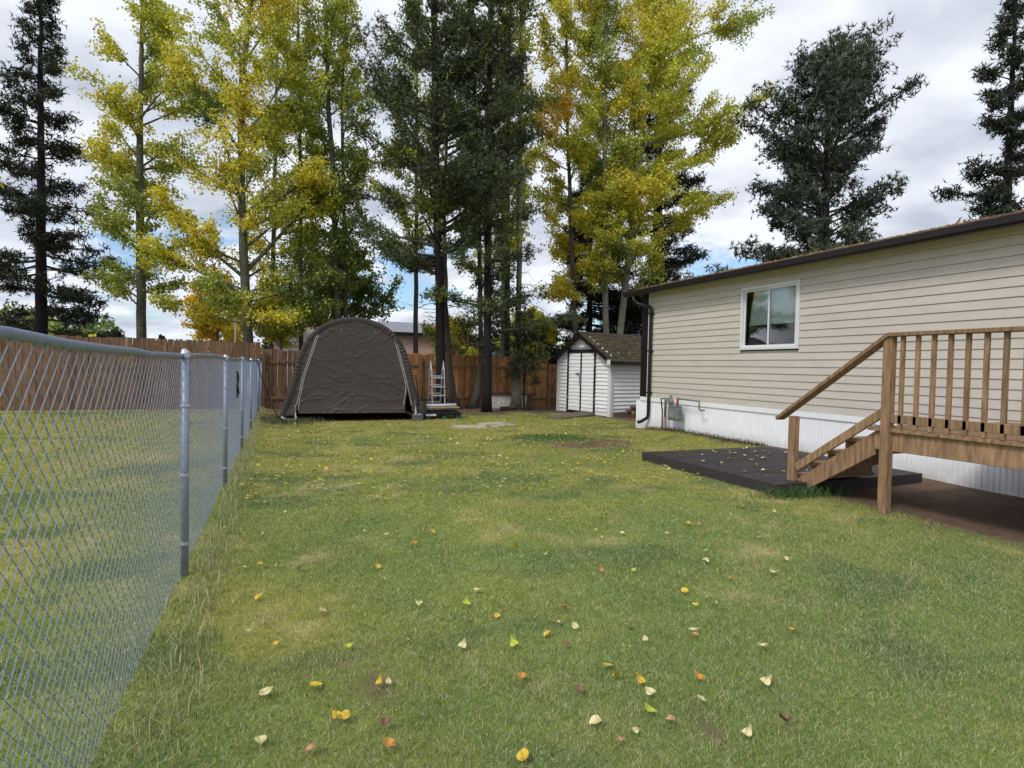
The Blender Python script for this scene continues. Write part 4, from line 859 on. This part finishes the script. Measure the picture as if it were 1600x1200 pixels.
TT('spruce_tree', 'tall dark spruce behind the yellow aspens by the house', [(16.9, 23, 0), (16.75, 23, 9.9), (16.6, 23, 18.8), (16.6, 23, 21)], [.26, .2, .08, .03],
   kind='spruce', z0=2.6, z1=20.6, rmax=3.4, nb=120, seed=44, stops=SP, per=24, leaf=.17, bark='pine_bark', twigs=9)
TT('spruce_tree', 'shorter dark spruce hidden behind the shed and pale trunks', [(13.8, 24, 0), (13.7, 24, 12)], [.18, .03],
   kind='spruce', z0=1.6, z1=11.6, rmax=3.1, nb=105, seed=45, stops=SP, per=24, leaf=.17, bark='pine_bark', twigs=9)
TT('pine_tree', 'large blue green pine towering over the house roof', [(16.9, 14, 0), (16.9, 14, 6), (16.9, 14, 12.3)], [.24, .17, .03],
   kind='pine', z0=2.6, z1=12.1, rmax=4.8, nb=130, seed=46, stops=PR, per=17, leaf=.17, bark='pine_bark', twigs=11)
TT('aspen_tree', 'slim green aspen filling the gap behind the ladder pine', [(5.6, 24.5, 0), (5.5, 24.5, 8), (5.4, 24.5, 17)], [.12, .08, .03],
   kind='aspen', z0=5.5, z1=17, rmax=2.1, nb=42, seed=71, bark='dark_aspen_bark', stops=[(LGR, 4), (GRN, 4), (YGR, 3)], per=20)
TT('aspen_tree', 'slim yellow green aspen showing between the straight pine and the slender aspen', [(9.4, 24, 0), (9.3, 24, 8), (9.2, 24, 17)], [.11, .08, .03],
   kind='aspen', z0=5, z1=17, rmax=1.9, nb=38, seed=72, bark='dark_aspen_bark', stops=[(LGR, 4), (YGR, 5), (YEL, 2)], per=20)
TT('aspen_tree', 'leafy yellow aspen far left of the close pair', [(-.2, 25.5, 0), (-.1, 25.5, 8), (0, 25.5, 17)], [.11, .08, .03],
   kind='aspen', z0=4.5, z1=17, rmax=2.0, nb=38, seed=73, bark='dark_aspen_bark', stops=[(LGR, 4), (YGR, 4), (YEL, 2)], per=18)
TT('aspen_tree', 'small leafed green aspen between the big leaning one and the close pair', [(.9, 23, 0), (.8, 23, 8), (.6, 23, 17)], [.09, .07, .03],
   kind='aspen', z0=5.5, z1=17, rmax=1.7, nb=24, seed=74, bark='dark_aspen_bark', stops=[(LGR, 4), (GRN, 3), (YGR, 3), (YEL, 1)], per=18)
# --- shrubs and small trees over the fence
TT('yellow_shrub', 'bright yellow green bush showing over the fence left of the shed', [(11.1, 24.5, 0), (11.1, 24.5, 2.0), (11.1, 24.5, 3.6)], [.08, .06, .02],
   kind='aspen', z0=.9, z1=3.8, rmax=1.6, nb=30, seed=51, stops=[(YEL, 3), (YGR, 6)], per=38, leaf=.08, cat='shrub')
TT('yellow_shrub', 'orange tinged bush over the fence between the two grey trunks', [(7.5, 25, 0), (7.5, 25, 2), (7.5, 25, 3.2)], [.08, .06, .02],
   kind='aspen', z0=.9, z1=3.3, rmax=1.5, nb=24, seed=52, stops=[(YEL, 3), (LGR, 4), (ORA, 1)], per=34, leaf=.08, cat='shrub')
TT('orange_tree', 'orange autumn tree far beyond the left fence', [(-2.5, 30, 0), (-2.5, 30, 4.6)], [.12, .03],
   kind='aspen', z0=.9, z1=4.6, rmax=1.8, nb=30, seed=53, stops=[(ORA, 4), (YEL, 4)], per=40, leaf=.10)
TT('leafy_tree', 'green bushy tree behind the fence just left of the shelter', [(.2, 23, 0), (.2, 23, 3.4)], [.08, .03],
   kind='aspen', z0=1.8, z1=3.4, rmax=1.7, nb=20, seed=54, stops=[(YGR, 4), (YEL, 3), (LGR, 3)], per=30, leaf=.08)
# --- neighbour's trees left
TT('aspen_tree', 'yellow green aspen in the neighbouring yard left of the big one', [(-4.2, 23, 0), (-4.3, 23, 8), (-4.2, 23, 15)], [.17, .11, .03],
   kind='aspen', z0=3, z1=15, rmax=2.3, nb=50, seed=61, bark='dark_aspen_bark', stops=[(YGR, 4), (YEL, 4), (LGR, 4)], per=28)
TT('spruce_tree', 'dark spruce in the neighbouring yard at the far left', [(-7.6, 25, 0), (-7.6, 25, 15)], [.22, .03],
   kind='spruce', z0=1.5, z1=14.6, rmax=2.8, nb=100, seed=62, stops=SP, per=20, leaf=.17, bark='pine_bark', twigs=8)
TT('aspen_tree', 'leftmost yellow aspen beyond the neighbouring fence', [(-9.6, 22, 0), (-9.6, 22, 13)], [.16, .03],
   kind='aspen', z0=3, z1=13, rmax=2.3, nb=36, seed=63, bark='dark_aspen_bark', stops=[(YEL, 5), (YGR, 4)], per=26)
TT('spruce_tree', 'dark spruce behind the house roof at the far right', [(25, 13, 0), (25, 13, 16)], [.26, .03],
   kind='spruce', z0=2, z1=15.8, rmax=3.2, nb=90, seed=64, stops=SP, per=18, leaf=.2, bark='pine_bark', twigs=8)
# far mixed woodland closing the horizon
V_, C_ = [], []
gg = np.random.default_rng(77)
for i in range(90):
    a = TH + R(gg.uniform(-55, 55)); d = gg.uniform(48, 85); cx_, cy_ = d*math.sin(a), d*math.cos(a); hh_ = gg.uniform(2.6, 6.0)*(d/60); rw = gg.uniform(1.6, 3.2)
    n = 560; q = unit(gg.normal(size=(n, 3)))*(gg.random((n, 1))**.4); con = gg.random() < .4
    z_ = (q[:, 2]*.5+.5); rad = (1-z_*.9) if con else 1.0; P = np.stack([cx_+q[:, 0]*rw*rad, cy_+q[:, 1]*rw*rad, z_*hh_], 1)
    dd = unit(gg.normal(size=(n, 3))); rr2 = unit(np.cross(dd, unit(gg.normal(size=(n, 3))))); s = .27
    V_.append(np.stack([P-dd*s, P+rr2*s*.8, P+dd*s, P-rr2*s*.8], 1).reshape(-1, 3))
    c = np.array(SP[0][0]) if con else np.array([YEL, YGR, LGR, GRN, GRN][gg.integers(0, 5)]); C_.append(np.repeat(c*(.6+.8*gg.random((n, 1))), 4, 0))
link(bpy.data.objects.new('far_woodland', npmesh('far_woodland', np.concatenate(V_), 4, M['leaf'], np.concatenate(C_))), label='far mixed autumn woodland beyond the fences', cat='woodland', kind='stuff')

# ------------------------------------------------------------------ neighbours
nh = empty('neighbour_house', (6.4, 40, 0), 0, 'pinkish house with light grey roof beyond the back fence', 'house')
MB().box(0, 6.0, 0, 5, 0, 3.55).build('wall', M['pink_wall'], nh)
MB().hexa([(-.4, -.4, 3.5), (6.4, -.4, 3.5), (6.4, 5.4, 3.5), (-.4, 5.4, 3.5)], [(-.4, -.4, 3.72), (6.4, -.4, 3.72), (6.4, 5.4, 3.72), (-.4, 5.4, 3.72)]).build('eave', M['brown_metal'], nh)
MB().hexa([(-.4, -.4, 3.725), (6.4, -.4, 3.725), (6.4, 5.4, 3.725), (-.4, 5.4, 3.725)], [(0.4, 2.3, 4.6), (5.0, 2.3, 4.6), (5.0, 2.5, 4.6), (0.4, 2.5, 4.6)]).build('roof', M['grey_roof'], nh)
w_ = MB().box(4.0, 5.0, -.03, .0, 1.9, 3.0).build('window', M['white_trim'], nh); MB().box(4.06, 4.94, -.04, -.032, 1.96, 2.94).build('pane', M['room'], w_)
nh2 = empty('neighbour_house', (-.2, 38, 0), 0, 'white house with pale roof far behind the shelter', 'house')
MB().box(0, 3.4, 0, 6, 0, 2.5).build('wall', M['white_paint'], nh2)
MB().add([(-.3, -.3, 2.5), (3.7, -.3, 2.5), (3.7, 6.3, 2.5), (-.3, 6.3, 2.5), (1.9, -.3, 3.4), (1.9, 6.3, 3.4)], [(0, 1, 4), (2, 3, 5), (0, 4, 5, 3), (1, 2, 5, 4), (0, 3, 2, 1)]).build('roof', M['grey_roof'], nh2)
MB().box(1.9, 2.6, 1, 1.6, 2.8, 4.0).build('chimney', M['concrete'], nh2)
MB().tube([(-1.66, 28, 0), (-1.63, 28, 3.6)], .035, 8).tube([(-1.63, 28, 3.6), (-1.4, 28, 3.66)], .03, 6).build('white_pole', M['pvc'], None, True, label='thin white pole standing behind the tall left fence', cat='pole')
# ------------------------------------------------------------------ fallen leaves
LEAVES = [(-0.08,5.12,'c'),(-0.05,4.91,'t'),(0.03,4.33,'c'),(-0.09,4.35,'y'),(-0.19,4.3,'c'),(0.17,4.2,'b'),(0.61,5.38,'o'),(0.72,4.99,'c'),(0.88,4.8,'c'),(1.25,4.76,'y'),(1.3,4.5,'o'),(1.04,4.51,'o'),(0.68,4.09,'y'),(0.67,3.81,'c'),(0.81,3.36,'c'),(0.26,3.43,'c'),(1.07,3.25,'l'),(1.0,3.05,'c'),(1.19,3.05,'y'),(0.47,3.15,'c'),(-0.12,3.28,'c'),(0.01,3.09,'y'),(0.35,2.95,'l'),(0.64,2.92,'t'),(0.89,2.76,'c'),(0.17,2.63,'y'),(-0.03,2.64,'c'),(0.44,2.55,'y'),(0.48,2.55,'c'),(0.24,2.37,'y'),(0.27,2.35,'y'),(-0.04,2.3,'c'),(0.4,2.12,'o'),(0.13,2.18,'t'),(0.41,2.25,'b'),(1.2,3.43,'c'),(0.12,6.22,'c'),(0.1,5.85,'c'),(-0.25,6.53,'c'),(0.84,5.32,'b'),(-0.08,3.76,'y'),(3.07,5.09,'y'),(2.53,5.02,'o'),(2.39,4.82,'c'),(2.97,4.79,'l'),(2.66,4.54,'c'),(2.65,4.39,'c'),(2.56,4.18,'c'),(2.8,4.22,'c'),(3.55,4.28,'y'),(3.64,4.24,'t'),(3.49,3.99,'o'),(3.16,4.08,'c'),(4.74,4.39,'c'),(4.65,4.54,'c'),(4.6,4.68,'c'),(2.84,3.85,'y'),(1.92,3.93,'l'),(1.75,4.14,'y'),(3.17,3.59,'c'),(3.86,3.74,'t'),(3.57,3.48,'c'),(3.62,3.23,'c'),(3.0,3.4,'c'),(3.29,3.04,'c'),(2.92,3.06,'o'),(2.36,3.41,'l'),(2.15,3.48,'o'),(2.46,2.97,'y'),(2.37,2.77,'y'),(2.52,2.76,'c'),(1.61,3.01,'o'),(1.47,2.85,'c'),(1.55,2.77,'c'),(1.37,2.75,'y'),(1.82,2.66,'c'),(1.83,2.51,'c'),(1.4,2.6,'b'),(2.12,2.49,'c'),(2.11,2.45,'o'),(2.66,2.3,'y'),(2.35,2.22,'c'),(1.15,2.68,'l'),(1.49,2.34,'y'),(1.48,2.24,'y'),(1.56,2.17,'y'),(1.06,2.39,'o'),(1.55,2.07,'c'),(1.83,2.08,'o'),(2.09,1.96,'c'),(1.71,1.94,'c'),(1.26,2.2,'b'),(1.46,1.95,'l'),(1.5,1.87,'t'),(1.21,1.97,'c'),(1.32,1.87,'c'),(1.23,1.84,'t'),(1.73,1.7,'c'),(1.94,1.7,'b'),(0.85,1.88,'y')]
def leaf_shape(k):
    g = random.Random(k); n = 12; v = [(0, 0, .004)]; cz = g.uniform(.0, .022); asp = g.uniform(.75, 1.0); fold = g.uniform(.0, .018)
    for i in range(n):
        a = 2*math.pi*i/n; r_ = 1+.12*math.cos(a)+(.25 if i == 0 else 0)+g.uniform(-.06, .06); x, y = .024*r_*math.cos(a), .024*asp*r_*math.sin(a)
        v.append((x, y, .003+fold*abs(y)/.024+cz*(x/.024)**2+g.uniform(0, .002)))
    f = [(0, 1+i, 1+(i+1) % n) for i in range(n)]
    v += [(-.022, .0008, .004), (-.050, .006, .001), (-.050, .0075, .001), (-.022, -.0008, .004)]; f.append((n+1, n+2, n+3, n+4)); return v, f
LM = {}
for c, col in LC.items():
    m = bpy.data.materials.new('fallen_leaf_'+{'c': 'cream', 'y': 'yellow', 'l': 'lime', 'o': 'orange', 't': 'tan', 'b': 'brown'}[c]); m.use_nodes = True; b = m.node_tree.nodes['Principled BSDF']; b.inputs['Roughness'].default_value = .6
    l = m.node_tree.links.new; tc_ = m.node_tree.nodes.new('ShaderNodeTexCoord'); nn = m.node_tree.nodes.new('ShaderNodeTexNoise'); nn.inputs['Scale'].default_value = 60; rp = m.node_tree.nodes.new('ShaderNodeValToRGB')
    rp.color_ramp.elements[0].position = .35; rp.color_ramp.elements[0].color = (*[v*.55 for v in col], 1); rp.color_ramp.elements[1].position = .55; rp.color_ramp.elements[1].color = (*col, 1)
    l(tc_.outputs['Object'], nn.inputs[0]); l(nn.outputs[0], rp.inputs[0]); l(rp.outputs[0], b.inputs['Base Color'])
    for k in range(4): LM[c, k] = MB().add(*leaf_shape(k*7+ord(c))).mesh('fallen_leaf', m)
NAMES = {'c': 'cream', 'y': 'bright yellow', 'l': 'lime green', 'o': 'orange', 't': 'tan', 'b': 'dark brown'}
rl = random.Random(2)
def fallen(x, y, z, c, s, label, group, tilt=.5):
    o = bpy.data.objects.new('fallen_leaf', LM[c, rl.randint(0, 3)]); o.location = (x, y, z); o.rotation_euler = (rl.uniform(-tilt, tilt), rl.uniform(-tilt, tilt), rl.uniform(0, 6.28)); o.scale = (s, s, s)
    return link(o, None, label, 'fallen leaf', group)
ORD = 'nearest second third fourth fifth sixth seventh eighth ninth tenth eleventh twelfth thirteenth fourteenth fifteenth sixteenth seventeenth eighteenth nineteenth twentieth'.split()
seen = {}
def place(x, y):
    q = Vector((x, y, -CAM_H)); d = q.dot(fw); return q.dot(rt)/d, -q.dot(up)/d
for (x, y, c) in sorted(LEAVES, key=lambda l: -place(l[0], l[1])[1]):
    z = float(ground_z(np.array([x]), np.array([y]))[0])+.026; sx = place(x, y)[0]; side = 'left' if sx < -.17 else ('middle' if sx < .17 else 'right')
    k = seen[c, side] = seen.get((c, side), 0)+1; od = 'nearest' if k == 1 else ORD[k-1]+' nearest'
    fallen(x, y, z, c, rl.uniform(.65, 1.15), '%s leaf on the %s third of the lawn, %s to the camera' % (NAMES[c], side, od), NAMES[c]+' leaves on the near lawn', .4)
cnt = 0
while cnt < 175:
    y = 6.6 + 8*rl.random()**1.1; x = rl.uniform(-.4, min(7.8, .62*y+2.5+.1*y))
    if solid_at(np.array([x]), np.array([y]))[0]: continue
    c = rl.choice('cccccyyyyl'); z = float(ground_z(np.array([x]), np.array([y]))[0])+.034
    fallen(x, y, z, c, rl.uniform(.8, 1.3), 'small '+NAMES[c]+' fallen leaf scattered on the middle of the lawn', 'small '+NAMES[c]+' leaves on the mid lawn', .4); cnt += 1
for i in range(46):
    x, y = rl.uniform(5.6, 8.0), rl.uniform(5.2, 7.6); c = rl.choice('ccccyt'); fallen(x, y, .142, c, rl.uniform(.9, 1.4), NAMES[c]+' fallen leaf lying on the dark wooden platform', NAMES[c]+' leaves on the platform', .15)
pts = []
while len(pts) < 3000:
    y = 6+12.8*rl.random()**1.2; x = rl.uniform(-.3, 10)
    if not solid_at(np.array([x]), np.array([y]))[0]: pts.append((x, y, float(ground_z(np.array([x]), np.array([y]))[0])+.035))
link(bpy.data.objects.new('leaf_scatter', scatter_leaf_mesh('leaf_scatter', pts, .026, [LC['c'], LC['y'], LC['c'], LC['t'], LC['l'], LC['b']])), label='tiny pale leaves strewn over the back of the lawn', cat='leaf litter', kind='stuff')
